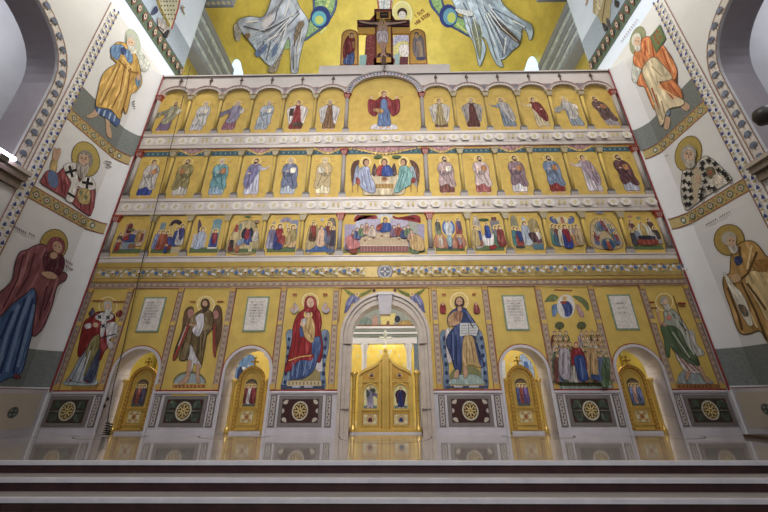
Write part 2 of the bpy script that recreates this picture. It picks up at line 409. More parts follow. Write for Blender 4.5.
# apse conch and chancel side walls behind the screen
def apse():
    mb = MB(); R = APR; n, k = 40, 16
    V = []; F = []
    for j in range(k+1):
        ph = PI/2*j/k
        for i in range(n+1):
            th = PI*i/n
            V.append((R*math.cos(ph)*math.cos(th)*1.0, APC.y + R*math.cos(ph)*math.sin(th), APC.z + R*math.sin(ph)))
    for j in range(k):
        for i in range(n): a = j*(n+1)+i; F.append((a, a+1, a+n+2, a+n+1))
    b = len(V)
    for z in (0, APC.z):
        for i in range(n+1):
            th = PI*i/n; V.append((R*math.cos(th), APC.y + R*math.sin(th), z))
    for i in range(n): F.append((b+i, b+i+1, b+n+2+i, b+n+1+i))
    # barrel part in front of the conch
    b2 = len(V)
    for Y in (.6, APC.y):
        for i in range(n+1):
            th = PI*i/n; V.append((R*math.cos(th), Y, APC.z + R*math.sin(th)))
    for i in range(n): F.append((b2+i, b2+i+1, b2+n+2+i, b2+n+1+i))
    for s in (-1, 1):
        b3 = len(V); V += [(s*R, .6, 0), (s*R, APC.y, 0), (s*R, APC.y, APC.z), (s*R, .6, APC.z)]; F.append((b3, b3+1, b3+2, b3+3))
    mb.add(V, F, GOLDA)
    o = mb.build('wall_apse', smooth=True); return props(o, kind='structure')
apse()

# steps up to the platform
for k, lab in enumerate(('polished edge of the platform above the top dark red riser', 'second marble step down from the platform, grey tread and white nosing',
                         'third marble step down, the lowest nosing in the picture', 'lowest marble step with only its dark riser showing')):
    e = y0 - .31*k; z = -STEP*k
    t = thing('marble_step', (0, e, z-.17), lab, 'step', 'marble steps below the screen')
    MB().box(-9.4, 9.4, e-.02, e+.05, z-.056, z, NOSE).build('nosing', t)
    MB().box(-9.4, 9.4, e+.05, e+.36, z-.05, z-.001, TREAD if k else FLOORM).build('tread', t)
    MB().box(-9.4, 9.4, e+.02, e+.34, z-.17, z-.056, MAROON).build('riser', t)

# ================================================================== SCREEN: cornices and friezes
def zband(ya, yb, Y): return zp(yb, Y), zp(ya, Y)
YF = -.09
# grey ornamented cornices
def ornament(x0, x1, zc, h, Y, step=.42):
    A = Art(front(Y)); x = x0 + step/2; i = 0
    while x < x1:
        if i % 3 == 2:
            for sx in (-.08, .08): A.raw([(x+sx-.05, zc), (x+sx, zc-h*.28), (x+sx+.05, zc), (x+sx, zc+h*.28)], (196, 176, 110))
            A.line([(x-.19, zc+h*.3), (x+.19, zc+h*.3)], .012, (136, 126, 124))
        else:
            A.raw([(x-.19, zc), (x-.1, zc-h*.38), (x+.1, zc-h*.38), (x+.19, zc), (x+.1, zc+h*.38), (x-.1, zc+h*.38)], (214, 206, 200))
            A.raw([(x-.07, zc), (x, zc-h*.26), (x+.07, zc), (x, zc+h*.26)], (200, 176, 96))
            A.raw([(x-.03, zc), (x, zc-h*.12), (x+.03, zc), (x, zc+h*.12)], (206, 198, 190))
        x += step; i += 1
    return A
def cornice(ya, yb, label, orn=(0, 0)):
    z0, z1 = zband(ya, yb, YF); t = thing('stone_cornice', (0, -.06, z0), label, 'cornice')
    h = z1 - z0
    MB().profx([(0, z0), (YF+.01, z0), (YF, z0+.02), (YF, z0+h*.18), (YF+.006, z0+h*.21), (YF+.006, z1-h*.2), (YF-.004, z1-h*.18), (YF-.006, z1), (0, z1)], -9.08, 9.08, MARBG).build('moulding', t)
    if orn[1]: ornament(-9, 9, z0+h*.5, h*.58, YF+.004).build('diamond_ornament', t)
    m = MB(); m.profx([(YF-.004, z0+h*.2), (YF-.004, z0+h*.2+.012), (YF+.03, z0+h*.2+.012), (YF+.03, z0+h*.2)], -9.08, 9.08, STONE)
    m.profx([(YF-.012, z1-h*.19), (YF-.012, z1-h*.19+.012), (YF+.03, z1-h*.19+.012), (YF+.03, z1-h*.19)], -9.08, 9.08, STONE)
    m.build('dark_fillet', t)
    return z0, z1
CA = cornice(131.5, 146, 'upper grey ornamented cornice between the top and the second row of icons', (1, 1))
CB = cornice(196.6, 212.6, 'lower grey ornamented cornice between the standing saints and the feast scenes', (1, 1))
CC = cornice(254.8, 262.3, 'narrow plain grey cornice under the feast scenes')

# parapet above the top arcade
z0, z1 = zp(91, -.05), zp(74.5, -.1)
t = thing('parapet', (0, 0, z0), 'pinkish stone parapet crowning the whole icon screen', 'parapet')
SMALLX = [(-(1.467+1.2503*(5-i)) - .615) if i < 6 else (1.467+1.2503*(i-6)) + .615 for i in range(12)]
arch_wall(MB(), -9.1, 9.1, z1, -.06, -.024, [(x, .5, 11.98, .36) for x in SMALLX] + [(0, 1.34, 11.98, .98)], PINK, zbot=11.96, n=16).build('wall_slab', t)
MB().profx([(-.06, z1), (-.10, z1+.03), (-.11, z1+.04), (-.11, z1+.10), (.62, z1+.10), (.62, z1)], -9.12, 9.12, PINK).build('coping', t)
MB().profx([(-.115, z1+.01), (-.115, z1+.03), (-.06, z1+.03), (-.06, z1+.01)], -9.12, 9.12, STOND).build('dark_fillet', t)
ZTOP = z1 + .10
ZPL = zp(64.9, -.04)
struct('trim_3', MB().box(-2.72, 2.72, -.04, .45, ZTOP, ZPL, PINK))

# gold fields behind the three upper rows (one panel of mosaic each)
for nm_, za, zb_, lab in (('gold_field', CA[1]-.02, 13.0, 'gold mosaic field behind the top row of saints under arches'),
                     ('gold_field', CB[1]-.02, CA[0]+.02, 'gold mosaic field behind the second row of standing saints'),
                     ('gold_field', CC[1]-.02, CB[0]+.02, 'gold mosaic field behind the third row of feast scenes')):
    o = MB().box(-9.08, 9.08, -.0225, -.002, za, zb_, GOLD).build(nm_); props(o, lab, 'mosaic', 'gold mosaic fields of the upper rows')

# red edge lines where the screen meets the walls
for s in (-1, 1):
    o = MB().box(s*9.11-.016, s*9.11+.016, -.125, -.09, 1.06, 13.15, mat('red_line_paint', (136, 48, 48), .5)).build('red_edge_strip')
    props(o, 'thin dark red edging down the %s side of the icon screen' % ('left' if s < 0 else 'right'), 'trim')

# ------------------------------------------------------------------ columns between icons
CX = [1.467 + 1.2503*k for k in range(6)]
GSH = GOLD
def colonnette(x, zb, zt, kind, label, group):
    big = kind == 'grey'
    t = thing('colonnette', (x, -.06, zb), label, 'column', group)
    r = .075 if big else .05
    hb = .10; hc = .26 if kind != 'small' else .24
    hb = .24; m = MB(); m.box(x-.13, x+.13, -.085, 0, zb, zb+.14, STONE); m.box(x-.125, x+.125, -.083, 0, zb+.14, zb+.18, STOND); m.box(x-.105, x+.105, -.08, 0, zb+.18, zb+hb, STOND); m.build('base', t)
    MB().lathe([(r, zb+hb), (r*.96, zt-hc)], x, -.06, STONE if big else GSH, 12).build('shaft', t, True)
    cm = mat('red_stone_capital', (150, 66, 52), .55, 0, .1, 20) if big else mat('carved_stone_capital', (170, 156, 120), .55, 0, .1, 30)
    m = MB(); m.prism([(x-.07, -.13, zt-hc), (x+.07, -.13, zt-hc), (x+.13, -.13, zt-.05), (x-.13, -.13, zt-.05)], (0, .13, 0), cm); m.box(x-.15, x+.15, -.15, 0, zt-.05, zt, cm)
    for k in (-.06, 0, .06): m.box(x+k-.008, x+k+.008, -.14, -.12, zt-hc+.03, zt-.07, STONE)
    m.build('capital', t)
    if not big:
        m = MB()
        for s in (-1, 1): m.box(x+s*(r+.012)-.007, x+s*(r+.012)+.007, -.04, -.02, zb+hb, zt-hc, STOND)
        m.build('edge_line', t)
    return t
TIERS = [('top row', CA[1], 12.02, 1), ('second row', CB[1], zp(149.5, -.06), 2), ('feast row', CC[1], zp(213.5, -.06), 3)]
NAMES = {1: ['purple-grey saint', 'white-robed saint', 'flying-mantle saint', 'pale blue saint', 'red-vested saint', 'white-cloaked saint',
             'orans woman', 'red-collared youth', 'old grey saint', 'left-stepping saint', 'dark red youth', 'white-haired saint', 'purple-brown saint'],
         2: ['white-and-blue saint', 'olive saint', 'light blue saint', 'dark-haired lilac saint', 'blue-grey saint', 'cream-robed elder',
             'three angels', 'brown-robed saint', 'pink-mantled saint', 'mauve saint', 'blue-and-red saint', 'hand-raising youth', 'maroon saint'],
         3: ['birth scene', 'canopy scene', 'angel greeting scene', 'cave scene', 'grey arcade scene', 'river scene', 'supper scene', 'blue oval scene', 'donkey scene', 'open tomb scene', 'ascension scene', 'arched assembly', 'bier scene']}
for nm, zb, zt, ti in TIERS:
    small = 'gold'
    for i in range(12):
        x = -CX[5-i] if i < 6 else CX[i-6]
        big = i in (5, 6)
        colonnette(x, zb, zt, 'grey' if big else small,
            ('grey red-capital column' if big else 'gold colonnette') + ' between %s and %s, %s' % (NAMES[ti][i], NAMES[ti][i+1], nm),
            'colonnettes of the ' + nm)
    for s in (-1, 1):
        colonnette(s*8.97, zb, zt, 'grey', 'grey column with red capital at the far %s end of the %s' % ('left' if s < 0 else 'right', nm), 'colonnettes of the ' + nm)

# ------------------------------------------------------------------ arches and crosses of the top row
def small_arch(cx, label):
    t = thing('blind_arch', (cx, -.08, 11.98), label, 'arch', 'small arches of the top row')
    zc = 11.98; a, b = .50, .36
    m = MB(); m.ring(cx, zc, a, b, a+.09, b+.11, -.14, -.06, MARBG); m.build('arch_ring', t)
    m = MB(); m.ring(cx, zc, a+.09, b+.11, a+.125, b+.15, -.16, -.06, mat('rose_stone', (160, 128, 122), .5, 0, .1, 9)); m.build('outer_moulding', t)
    A = Art(front(-.142))
    for k in range(13):
        th = PI*(k+.5)/13; A.ell(cx+(a+.045)*math.cos(th), zc+(b+.055)*math.sin(th), .022, .022, (112, 112, 138), n=6)
    A.build('voussoir_dots', t)
    m = MB(); m.prism([(cx-.1, -.1, 11.98+.53), (cx+.1, -.1, 11.98+.53), (cx+.02, -.1, 12.6), (cx-.02, -.1, 12.6)], (0, .04, 0), STONE); m.box(cx-.018, cx+.018, -.1, -.07, 12.58, 12.98, WOOD); m.box(cx-.07, cx+.07, -.1, -.07, 12.82, 12.86, WOOD); m.box(cx-.04, cx+.04, -.1, -.07, 12.91, 12.93, WOOD)
    m.build('finial_cross', t)
    return t
BX = [-(CX[5-i] + .625) for i in range(6)] + [0] + [CX[i] + .625 for i in range(6)]
BX = [(-(1.467+1.2503*(5-i)) - .615) if i < 6 else 0 if i == 6 else (1.467+1.2503*(i-7)) + .615 for i in range(13)]
a0 = small_arch(BX[0], 'small stone arch with cross over the ' + NAMES[1][0] + ', top row')
for i in range(1, 13):
    if i == 6: continue
    c = copy_tree(a0, (BX[i]-BX[0], 0, 0)); c['label'] = 'small stone arch with cross over the ' + NAMES[1][i] + ', top row'
t = thing('great_arch', (0, -.08, 12.0), 'wide central arch with blue and white dentils over the orans woman', 'arch')
MB().ring(0, 11.98, 1.32, .96, 1.47, 1.12, -.16, -.05, MARB, n=40).build('arch_ring', t)
MB().ring(0, 11.98, 1.47, 1.12, 1.53, 1.19, -.19, -.05, STONE, n=40).build('outer_moulding', t)
A = Art(front(-.161))
for k in range(31):
    th = PI*(k+.5)/31; c, s = math.cos(th), math.sin(th)
    A.line([(1.34*c, 11.98+.98*s), (1.45*c, 11.98+1.1*s)], .035, (44, 64, 128) if k % 5 else (176, 60, 44))
A.build('dentil', t)
for s in (-1, 1):
    A = Art(front(-.064)); A.raw([(s*1.1, 12.62), (s*1.5, 12.45), (s*1.62, 12.3), (s*1.5, 12.12)], (186, 120, 60)); A.build('corner_ornament', t)
t = thing('finial_cross', (0, -.12, ZTOP-.2), 'small brown metal cross standing on top of the wide central arch', 'cross')
MB().box(-.03, .03, -.2, -.16, 13.1, 13.85, WOOD).box(-.13, .13, -.2, -.16, 13.55, 13.61, WOOD).build('cross_bar', t)
MB().lathe([(.05, 13.1), (.09, 13.18), (.04, 13.26)], 0, -.18, STONE, 10).build('foot', t)
# spandrels: painted blue/red stone infill between arches
o = Art(front(-.0615))
for x in [-CX[i] for i in range(6)] + CX:
    o.poly([(x-.17, 12.36), (x+.17, 12.36), (x+.03, 12.02), (x-.03, 12.02)], (112, 122, 140)); o.poly([(x-.2, 12.42), (x+.2, 12.42), (x+.1, 12.35), (x-.1, 12.35)], (150, 122, 120))
props(o.build('spandrel_mosaic'), 'blue-grey mosaic infill in the corners between the small top arches', 'mosaic', kind='stuff')

# ------------------------------------------------------------------ top row icons
def icon(i, ti, label, painter, zb, zt, Y=-.026, name='saint_icon', cat='icon', group=None, cx=None, halfw=.44, ground=GOLDD):
    cx = BX[i] if cx is None else cx
    t = thing(name, (cx, Y, zb), label, cat, group)
    return t, cx
T1 = [dict(tunic=(116, 92, 130), mantle=(150, 146, 116), pose='fly', face=1, lean=.18, hair=(90, 66, 50), beard=(90, 66, 50)),
      dict(tunic=(170, 166, 172), mantle=(186, 182, 180), pose='scroll', face=1, lean=.12, hair=(170, 166, 160), beard=(176, 172, 168)),
      dict(tunic=(150, 90, 110), mantle=(140, 132, 160), pose='fly', face=1, lean=.16, hair=(150, 146, 150), beard=(160, 156, 156)),
      dict(tunic=(150, 160, 170), mantle=(160, 170, 186), pose='scroll', face=1, lean=.14, hair=(150, 150, 156), beard=(150, 150, 156)),
      dict(tunic=(96, 62, 44), mantle=(150, 40, 40), pose='arms', face=-1),
      dict(tunic=(122, 84, 50), mantle=(190, 184, 184), pose='open', face=1, hair=(140, 130, 120), beard=(150, 140, 130)), None,
      dict(tunic=(150, 130, 80), mantle=(184, 172, 160), pose='open', face=1, hair=(96, 50, 36), hem=(110, 70, 50)),
      dict(tunic=(96, 44, 36), mantle=(150, 140, 134), pose='open', face=-1, hair=(140, 132, 122), beard=(150, 142, 132)),
      dict(tunic=(116, 126, 140), mantle=(166, 160, 158), pose='point', face=1, lean=-.14, hair=(130, 124, 118), beard=(130, 124, 118)),
      dict(tunic=(190, 170, 130), mantle=(128, 40, 38), pose='point', face=1, lean=-.14, hair=(70, 46, 36)),
      dict(tunic=(126, 138, 150), mantle=(176, 170, 164), pose='fly', face=1, lean=-.2, hair=(180, 170, 150), beard=(180, 170, 150)),
      dict(tunic=(150, 140, 150), mantle=(104, 74, 72), pose='book', face=1, lean=-.3, hair=(80, 56, 44), beard=(80, 56, 44))]
T2 = [dict(tunic=(44, 66, 150), mantle=(188, 178, 172), pose='book', face=1, lean=.02, hair=(60, 42, 34)),
      dict(tunic=(190, 184, 176), mantle=(146, 130, 76), pose='book', face=-1, lean=0, hair=(96, 80, 60), beard=(96, 80, 60)),
      dict(tunic=(136, 166, 190), mantle=(96, 150, 160), pose='book', face=1, hair=(190, 186, 184), beard=(190, 186, 184)),
      dict(tunic=(176, 176, 196), mantle=(118, 112, 156), pose='point', face=-1, hair=(52, 38, 32), beard=(52, 38, 32)),
      dict(tunic=(164, 174, 190), mantle=(104, 112, 146), pose='scroll', face=1, hair=(170, 166, 166), beard=(170, 166, 166)),
      dict(tunic=(206, 190, 150), mantle=(186, 160, 112), pose='scroll', face=-1, hair=(200, 190, 170), beard=(200, 190, 170)), None,
      dict(tunic=(126, 66, 58), mantle=(170, 140, 140), pose='scroll', face=1, hair=(60, 60, 70), beard=(60, 60, 70)),
      dict(tunic=(166, 80, 80), mantle=(196, 168, 164), pose='book', face=1, hair=(76, 50, 40), beard=(76, 50, 40)),
      dict(tunic=(196, 188, 190), mantle=(134, 104, 116), pose='book', face=1, hair=(66, 48, 40), beard=(66, 48, 40)),
      dict(tunic=(150, 40, 36), mantle=(110, 130, 164), pose='book', face=1, lean=-.05, hair=(54, 42, 38), beard=(54, 42, 38), hem=(140, 40, 36)),
      dict(tunic=(190, 176, 184), mantle=(154, 130, 146), pose='point', face=1, lean=-.1, hair=(76, 50, 38)),
      dict(tunic=(158, 158, 176), mantle=(98, 54, 62), pose='book', face=1, lean=-.1, hair=(56, 40, 36), beard=(56, 40, 36))]
L1 = ['saint in grey-green mantle over purple striding, leftmost under the top arches', 'bearded saint all in white, second from left under the top arches',
      'saint with lilac mantle flying out behind him, top row', 'saint in pale blue-grey robes turning with a scroll, top row', 'saint in a red vest and white sleeves with a dark tablet, top row',
      'saint in a white cloak over brown tunic, just left of the top central arch', 'woman in red mantle and blue robe with raised hands under the wide top arch',
      'youth in white cloak with red collar, just right of the top central arch', 'old saint in grey cloak over dark red, top row', 'saint in blue-grey stepping left with one arm out, top row',
      'youth in dark red mantle pointing left, top row', 'old saint in blue-grey and white leaning back, second from right, top row', 'saint in purple-brown mantle, rightmost under the top arches']
L2 = ['standing saint in white mantle over blue tunic, leftmost of the second row', 'standing saint in olive mantle holding a book, second row', 'standing white-haired saint in light blue with a book, second row',
      'dark-bearded saint in lilac mantle pointing left, second row', 'saint in dark blue-grey mantle with a scroll, second row', 'white-bearded saint in cream robes, just left of the three angels',
      'three winged angels seated round a table, centre of the second row', 'saint in brown-red with pale mantle, just right of the three angels', 'saint in pink mantle over red, second row',
      'saint in mauve mantle over white robe, second row', 'saint in blue mantle with red sleeve and red hem, second row', 'young saint raising his hand, pale lilac robes, second row', 'saint in dark maroon mantle, rightmost of the second row']
for ti, TT, LL, zf, hh in ((1, T1, L1, zp(129, -.03), zp(98.5, -.03)-zp(129, -.03)), (2, T2, L2, zp(194.5, -.03), zp(156, -.03)-zp(194.5, -.03))):
    for i, d in enumerate(TT):
        if d is None: continue
        d = dict(d); cx = BX[i]; Y = -.024 if ti == 2 else -.024
        t = thing('saint_icon', (cx, Y, zf), LL[i], 'icon', 'single saints of the %s row' % ('top' if ti == 1 else 'second'))
        MB().box(cx-.46, cx+.46, Y-.004, Y, zf-.24, 11.9 if ti == 1 else TIERS[1][2]-.02, GOLDD).build('gold_panel', t)
        d['tunic'] = dk(d['tunic'], 1.03)
        A = Art(front(Y-.005))
        dx = -.06*(1 if i < 6 else -1)
        if d['pose'] == 'arms':
            d['pose'] = 'open'; d2 = dict(d); d2['mantle'] = (200, 190, 184); d2['tunic'] = (150, 40, 40); saint(A, cx+dx, zf, hh*.98, halo=True, wd=1.1, **d2)
            A.poly([(cx-.16, zf+.36), (cx+.16, zf+.36), (cx+.18, zf+.16), (cx-.18, zf+.16)], (92, 62, 48)); A.rect(cx-.36, zf+.7, cx-.2, zf+1.08, (74, 50, 44))
        else: saint(A, cx+dx, zf, hh*.98, wd=1.08, **d)
        # short red inscription beside the head
        for s in (-1, 1):
            for k in range(4): A.line([(cx+dx+s*.24+k*.035*s, zf+hh*.86), (cx+dx+s*.24+k*.035*s+.012, zf+hh*.86+.035)], .012, (150, 66, 40))
        A.build('painted_saint', t)
t = thing('saint_icon', (0, -.03, CA[1]), L1[6], 'icon')
MB().box(-1.36, 1.36, -.03, -.026, CA[1]+.02, 12.0, GOLDD).build('gold_panel', t)
A = Art(front(-.032)); zf = CA[1]+.2
A.poly([(-.5, zf-.02), (.42, zf-.04), (.46, zf+.1), (.3, zf+.2), (-.36, zf+.22), (-.48, zf+.12)], (196, 190, 196))
saint(A, -.02, zf+.04, 1.92, (92, 116, 164), (140, 34, 40), hair=(130, 30, 38), pose='orans', wd=.9)
A.poly([(-.06, zf+.95), (-.42, zf+1.0), (-.4, zf+.86), (-.1, zf+.75)], (170, 120, 60))
for s in (-1, 1):
    for k in range(3): A.line([(s*.62+k*.05*s, zf+1.55), (s*.62+k*.05*s+.02, zf+1.62)], .016, (150, 66, 40))
A.build('painted_saint', t)

# ------------------------------------------------------------------ coloured strip and swags above the second row
zs0, zs1 = zp(154, -.03), zp(149.5, -.03)
zq = zp(147, -.03)
for i in range(13):
    cx = BX[i]; hw = .50 if i != 6 else 1.33
    swag = i % 2 == 1 if i < 6 else (i == 6 or i % 2 == 1)
    t = thing('painted_valance', (cx, -.03, zs0), ('painted pink swag hung over the ' if swag else 'blue-green painted strip over the ') + NAMES[2][i] + ', second row', 'painted valance', 'painted valances over the second row')
    MB().box(cx-hw-.12, cx+hw+.12, -.036, -.026, zs0, zs1, paint((58, 96, 110))).build('blue_strip', t)
    A = Art(front(-.037)); A.rect(cx-hw-.12, zs1, cx+hw+.12, zs1+.14, (196, 142, 52)); A.line([(cx-hw-.12, zs1+.08), (cx+hw+.12, zs1+.08)], .02, (150, 50, 40))
    for k in range(int(hw*2/.09)): A.ell(cx-hw+.045+k*.09, (zs0+zs1)/2, .02, .03, (150, 170, 160) if k % 2 else (40, 60, 90), n=6)
    A.build('gold_border', t)
    if swag:
        A = Art(front(-.0385)); hh = zs1+.14-zs0
        H = .95 if i != 6 else 1.15
        A.poly([(cx-hw, zs1+.14), (cx-hw*.6, zs1+.14-hh*.62), (cx, zs1+.14-hh*H), (cx+hw*.6, zs1+.14-hh*.62), (cx+hw, zs1+.14)], (206, 166, 70))
        A.poly([(cx-hw*.86, zs1+.14), (cx-hw*.5, zs1+.14-hh*.45), (cx, zs1+.14-hh*H*.72), (cx+hw*.5, zs1+.14-hh*.45), (cx+hw*.86, zs1+.14)], (176, 120, 122))
        for k in range(-3, 4): A.ell(cx+hw*.2*k, zs1+.14-hh*(.3 if i != 6 else .4)*(1-abs(k)/4.), .03, .025, (206, 170, 150) if k % 2 else (70, 76, 130), n=6)
        if i == 6:
            for k in range(-9, 10):
                A.ell(.13*k, zs1+.1-hh*.95*(1-(k/10.)**2), .035, .03, (44, 66, 140), n=6)
        A.build('swag', t)

# ------------------------------------------------------------------ centre of the second row
t = thing('feast_icon', (0, -.03, CB[1]), L2[6], 'icon')
Y = -.03
MB().box(-1.36, 1.36, Y, Y+.004, CB[1]+.02, zs0, GOLDD).build('gold_panel', t)
A = Art(pxfront(Y-.002)).zoom(330, 140, 6.4)
A.poly([(205, 235), (270, 222), (430, 222), (490, 240), (480, 320), (445, 352), (240, 352), (215, 330)], (196, 176, 140))
A.raw([(290, 280), (410, 280), (410, 310), (290, 310)], (176, 134, 64)); A.line([(235, 352), (450, 352)], 4, (110, 70, 50))
for k in range(6): A.line([(300+k*20, 283), (300+k*20, 306)], 5, (120, 84, 50))
A.ell(350, 250, 22, 14, (170, 110, 60)); A.ell(350, 246, 12, 7, (110, 60, 50))
for x, c in ((232, 0), (350, 0), (474, 0)):
    A.ell(x, 140, 34, 34, (226, 204, 120)); A.ell(x, 140, 28, 28, (214, 176, 84))
A.poly([(190, 130), (150, 145), (136, 200), (145, 285), (160, 250), (175, 180)], (104, 62, 52)); A.poly([(180, 160), (165, 190), (150, 290), (170, 260), (190, 190)], (140, 150, 180))
A.poly([(515, 130), (555, 150), (575, 210), (562, 300), (545, 240), (530, 170)], (104, 62, 52)); A.poly([(525, 165), (545, 200), (560, 300), (535, 270), (515, 190)], (140, 160, 170))
A.poly([(285, 150), (270, 215), (290, 230), (300, 180)], (90, 60, 60)); A.poly([(415, 150), (430, 215), (405, 230), (398, 180)], (90, 60, 60))
A.poly([(200, 180), (250, 175), (262, 230), (290, 290), (285, 335), (240, 330), (200, 300), (178, 250)], (150, 156, 186)); A.poly([(170, 240), (190, 250), (195, 280), (172, 280)], (150, 50, 46))
A.poly([(310, 170), (345, 165), (340, 225), (300, 218)], (160, 40, 40)); A.poly([(345, 168), (385, 165), (405, 222), (335, 225)], (44, 70, 150))
A.poly([(450, 175), (500, 172), (530, 230), (525, 280), (470, 310), (440, 335), (412, 325), (440, 250)], (110, 164, 160)); A.poly([(530, 240), (550, 250), (545, 275), (520, 270)], (150, 50, 46))
for p in ([(215, 200), (240, 320)], [(240, 190), (270, 320)], [(200, 210), (215, 300)]): A.line(p, 5, (100, 104, 140))
for p in ([(480, 200), (440, 320)], [(500, 210), (470, 300)], [(465, 190), (430, 310)]): A.line(p, 5, (60, 110, 110))
for x in (232, 350, 474): A.ell(x, 142, 20, 24, (96, 54, 40)); A.ell(x + (4 if x < 300 else -4 if x > 400 else 0), 146, 14, 19, SKIN)
for x in (310, 430): A.ell(x, 108, 30, 10, (70, 96, 60))
for x, in ((145,), (180,), (520,), (560,)): A.line([(x, 270), (x, 335)], 6, (150, 100, 50))
A.build('painted_scene', t)

# ------------------------------------------------------------------ feast scenes of the third row
ZA, ZB = zp(251.5, -.03), TIERS[2][2]-.02
def scene(i, label, fn):
    cx = BX[i]; hw = .47
    t = thing('feast_icon', (cx, -.03, ZA), label, 'icon', 'feast scenes of the third row')
    MB().box(cx-.5, cx+.5, -.03, -.026, CC[1]+.01, ZB, GOLDD).build('gold_panel', t)
    A = Art(front(-.031)); h = ZB-ZA
    U = lambda u, v: (cx + u*.92, ZA + v*h)
    P = lambda pts, c: A.poly([U(*p) for p in pts], c)
    R_ = lambda a, b, c, d, col: A.raw([U(a, b), U(c, b), U(c, d), U(a, d)], col)
    M = lambda u, v, s, *a, **k: mini(A, U(u, v)[0], U(u, v)[1], s*h, *a, **k)
    E = lambda u, v, a, b, c: A.ell(*U(u, v), a, b, c)
    for k in range(9): A.line([U(-.24+k*.06, .93), U(-.23+k*.06, .965)], .014, (156, 70, 40))
    fn(P, R_, M, E, A, U)
    A.build('painted_scene', t)
GREEN = (84, 104, 62); ROCK = (168, 146, 96); BLDG = (160, 140, 150)
def s1(P, R, M, E, A, U):
    R(-.5, 0, .5, .12, GREEN); R(-.3, .2, -.05, .78, (170, 120, 110)); R(.0, .3, .5, .62, (176, 150, 140)); M(-.4, .12, .45, (140, 130, 110), (90, 70, 70)); M(-.38, .06, .3, (150, 40, 34))
    M(-.15, .55, .32, (120, 40, 40)); P([(-.28, .38), (-.05, .5), (.2, .46), (.45, .36), (.4, .28), (-.1, .28)], (50, 70, 130)); P([(-.25, .42), (-.1, .48), (-.05, .36), (-.2, .34)], (160, 44, 40))
    R(-.22, .1, .25, .28, (120, 134, 150)); R(.02, .12, .28, .25, (130, 90, 60)); M(.36, .2, .42, (190, 160, 130), (150, 60, 50)); M(.27, .3, .36, (160, 120, 60)); E(-.05, .62, .12, .04, (90, 110, 60))
def s2(P, R, M, E, A, U):
    R(-.5, 0, .5, .12, GREEN); R(.2, .0, .5, .16, (176, 156, 120)); R(-.42, .5, -.22, .82, (110, 136, 150)); P([(-.1, .72), (-.02, .86), (.1, .9), (.28, .86), (.4, .72), (.3, .74), (.1, .8), (0, .74)], (62, 40, 60))
    for u in (-.06, .06, .18, .3): R(u, .5, u+.03, .74, (196, 180, 150))
    M(-.4, .12, .5, (110, 126, 176)); M(-.24, .1, .52, (160, 60, 44), (176, 84, 50)); M(-.08, .12, .48, (146, 66, 44)); M(.06, .1, .42, (150, 50, 40), (60, 70, 140)); M(.28, .2, .5, (44, 66, 140)); M(.42, .22, .56, (176, 170, 170), (60, 60, 120)); M(.02, .0, .22, (50, 66, 130))
def s3(P, R, M, E, A, U):
    R(-.5, 0, .5, .14, GREEN); R(-.48, .14, .0, .5, (176, 170, 178)); R(.12, .12, .44, .82, (110, 146, 156)); E(.28, .84, .16, .1, (96, 136, 150)); P([(-.34, .5), (-.42, .9), (-.26, .7), (-.2, .52)], (84, 62, 96))
    M(-.26, .12, .58, (150, 166, 196), (170, 180, 204), lean=.2); M(.28, .12, .52, (50, 64, 140), (140, 34, 44)); R(.12, .1, .46, .14, (206, 196, 186))
def s4(P, R, M, E, A, U):
    P([(-.5, 0), (-.5, .4), (-.3, .78), (-.05, .86), (.2, .84), (.42, .6), (.5, 0)], ROCK); R(-.5, 0, .5, .1, GREEN); E(.08, .5, .2, .26, (40, 40, 56)); P([(0, .3), (.0, .55), (.12, .62), (.24, .4), (.3, .22), (.14, .2)], (60, 80, 150)); M(.08, .36, .34, (150, 34, 40), (140, 30, 40))
    M(-.34, .55, .25, (160, 60, 50)); M(-.2, .6, .22, (120, 140, 120)); M(.4, .3, .34, (186, 176, 170)); M(-.42, .05, .36, (120, 40, 40), (60, 50, 50)); M(-.18, .0, .3, (160, 90, 60)); M(.28, .02, .24, (180, 170, 120)); P([(-.2, .3), (0, .36), (-.02, .22), (-.2, .18)], (120, 140, 170)); E(.36, .82, .1, .06, (140, 110, 80)); E(0, .96, .12, .03, (60, 110, 70))
def s5(P, R, M, E, A, U):
    R(-.5, 0, .5, .12, GREEN); P([(-.22, .62), (-.16, .84), (.06, .94), (.28, .84), (.32, .62), (.22, .78), (.06, .82), (-.1, .78)], (130, 124, 150))
    for u in (-.18, -.04, .1, .24): R(u, .3, u+.035, .76, (180, 170, 190))
    R(.3, .1, .5, .86, (120, 126, 160)); P([(-.46, .5), (-.38, .84), (-.3, .5)], (110, 116, 150)); M(-.4, .12, .62, (150, 146, 176), (110, 100, 130)); M(-.14, .1, .68, (46, 60, 130), (150, 36, 40)); M(.18, .16, .5, (180, 150, 80)); M(.34, .14, .6, (176, 140, 90), (150, 130, 70)); M(.04, .2, .3, (160, 60, 50))
def s6(P, R, M, E, A, U):
    P([(-.5, 0), (-.46, .6), (-.3, .86), (-.16, .66), (-.1, .3), (-.2, 0)], ROCK); P([(.5, 0), (.48, .8), (.3, .9), (.14, .7), (.1, .3), (.2, 0)], (110, 96, 92)); P([(-.4, .02), (-.15, .16), (-.1, .6), (.12, .6), (.16, .16), (.4, .02)], (54, 90, 160))
    R(-.5, 0, .5, .06, (60, 92, 150)); M(.0, .16, .56, SKIN2, halo=False); M(-.3, .3, .52, (96, 60, 40), (150, 50, 40)); M(.26, .25, .56, (90, 100, 140), (130, 50, 50)); M(.4, .18, .5, (70, 60, 80)); E(0, .86, .05, .05, (150, 170, 190))
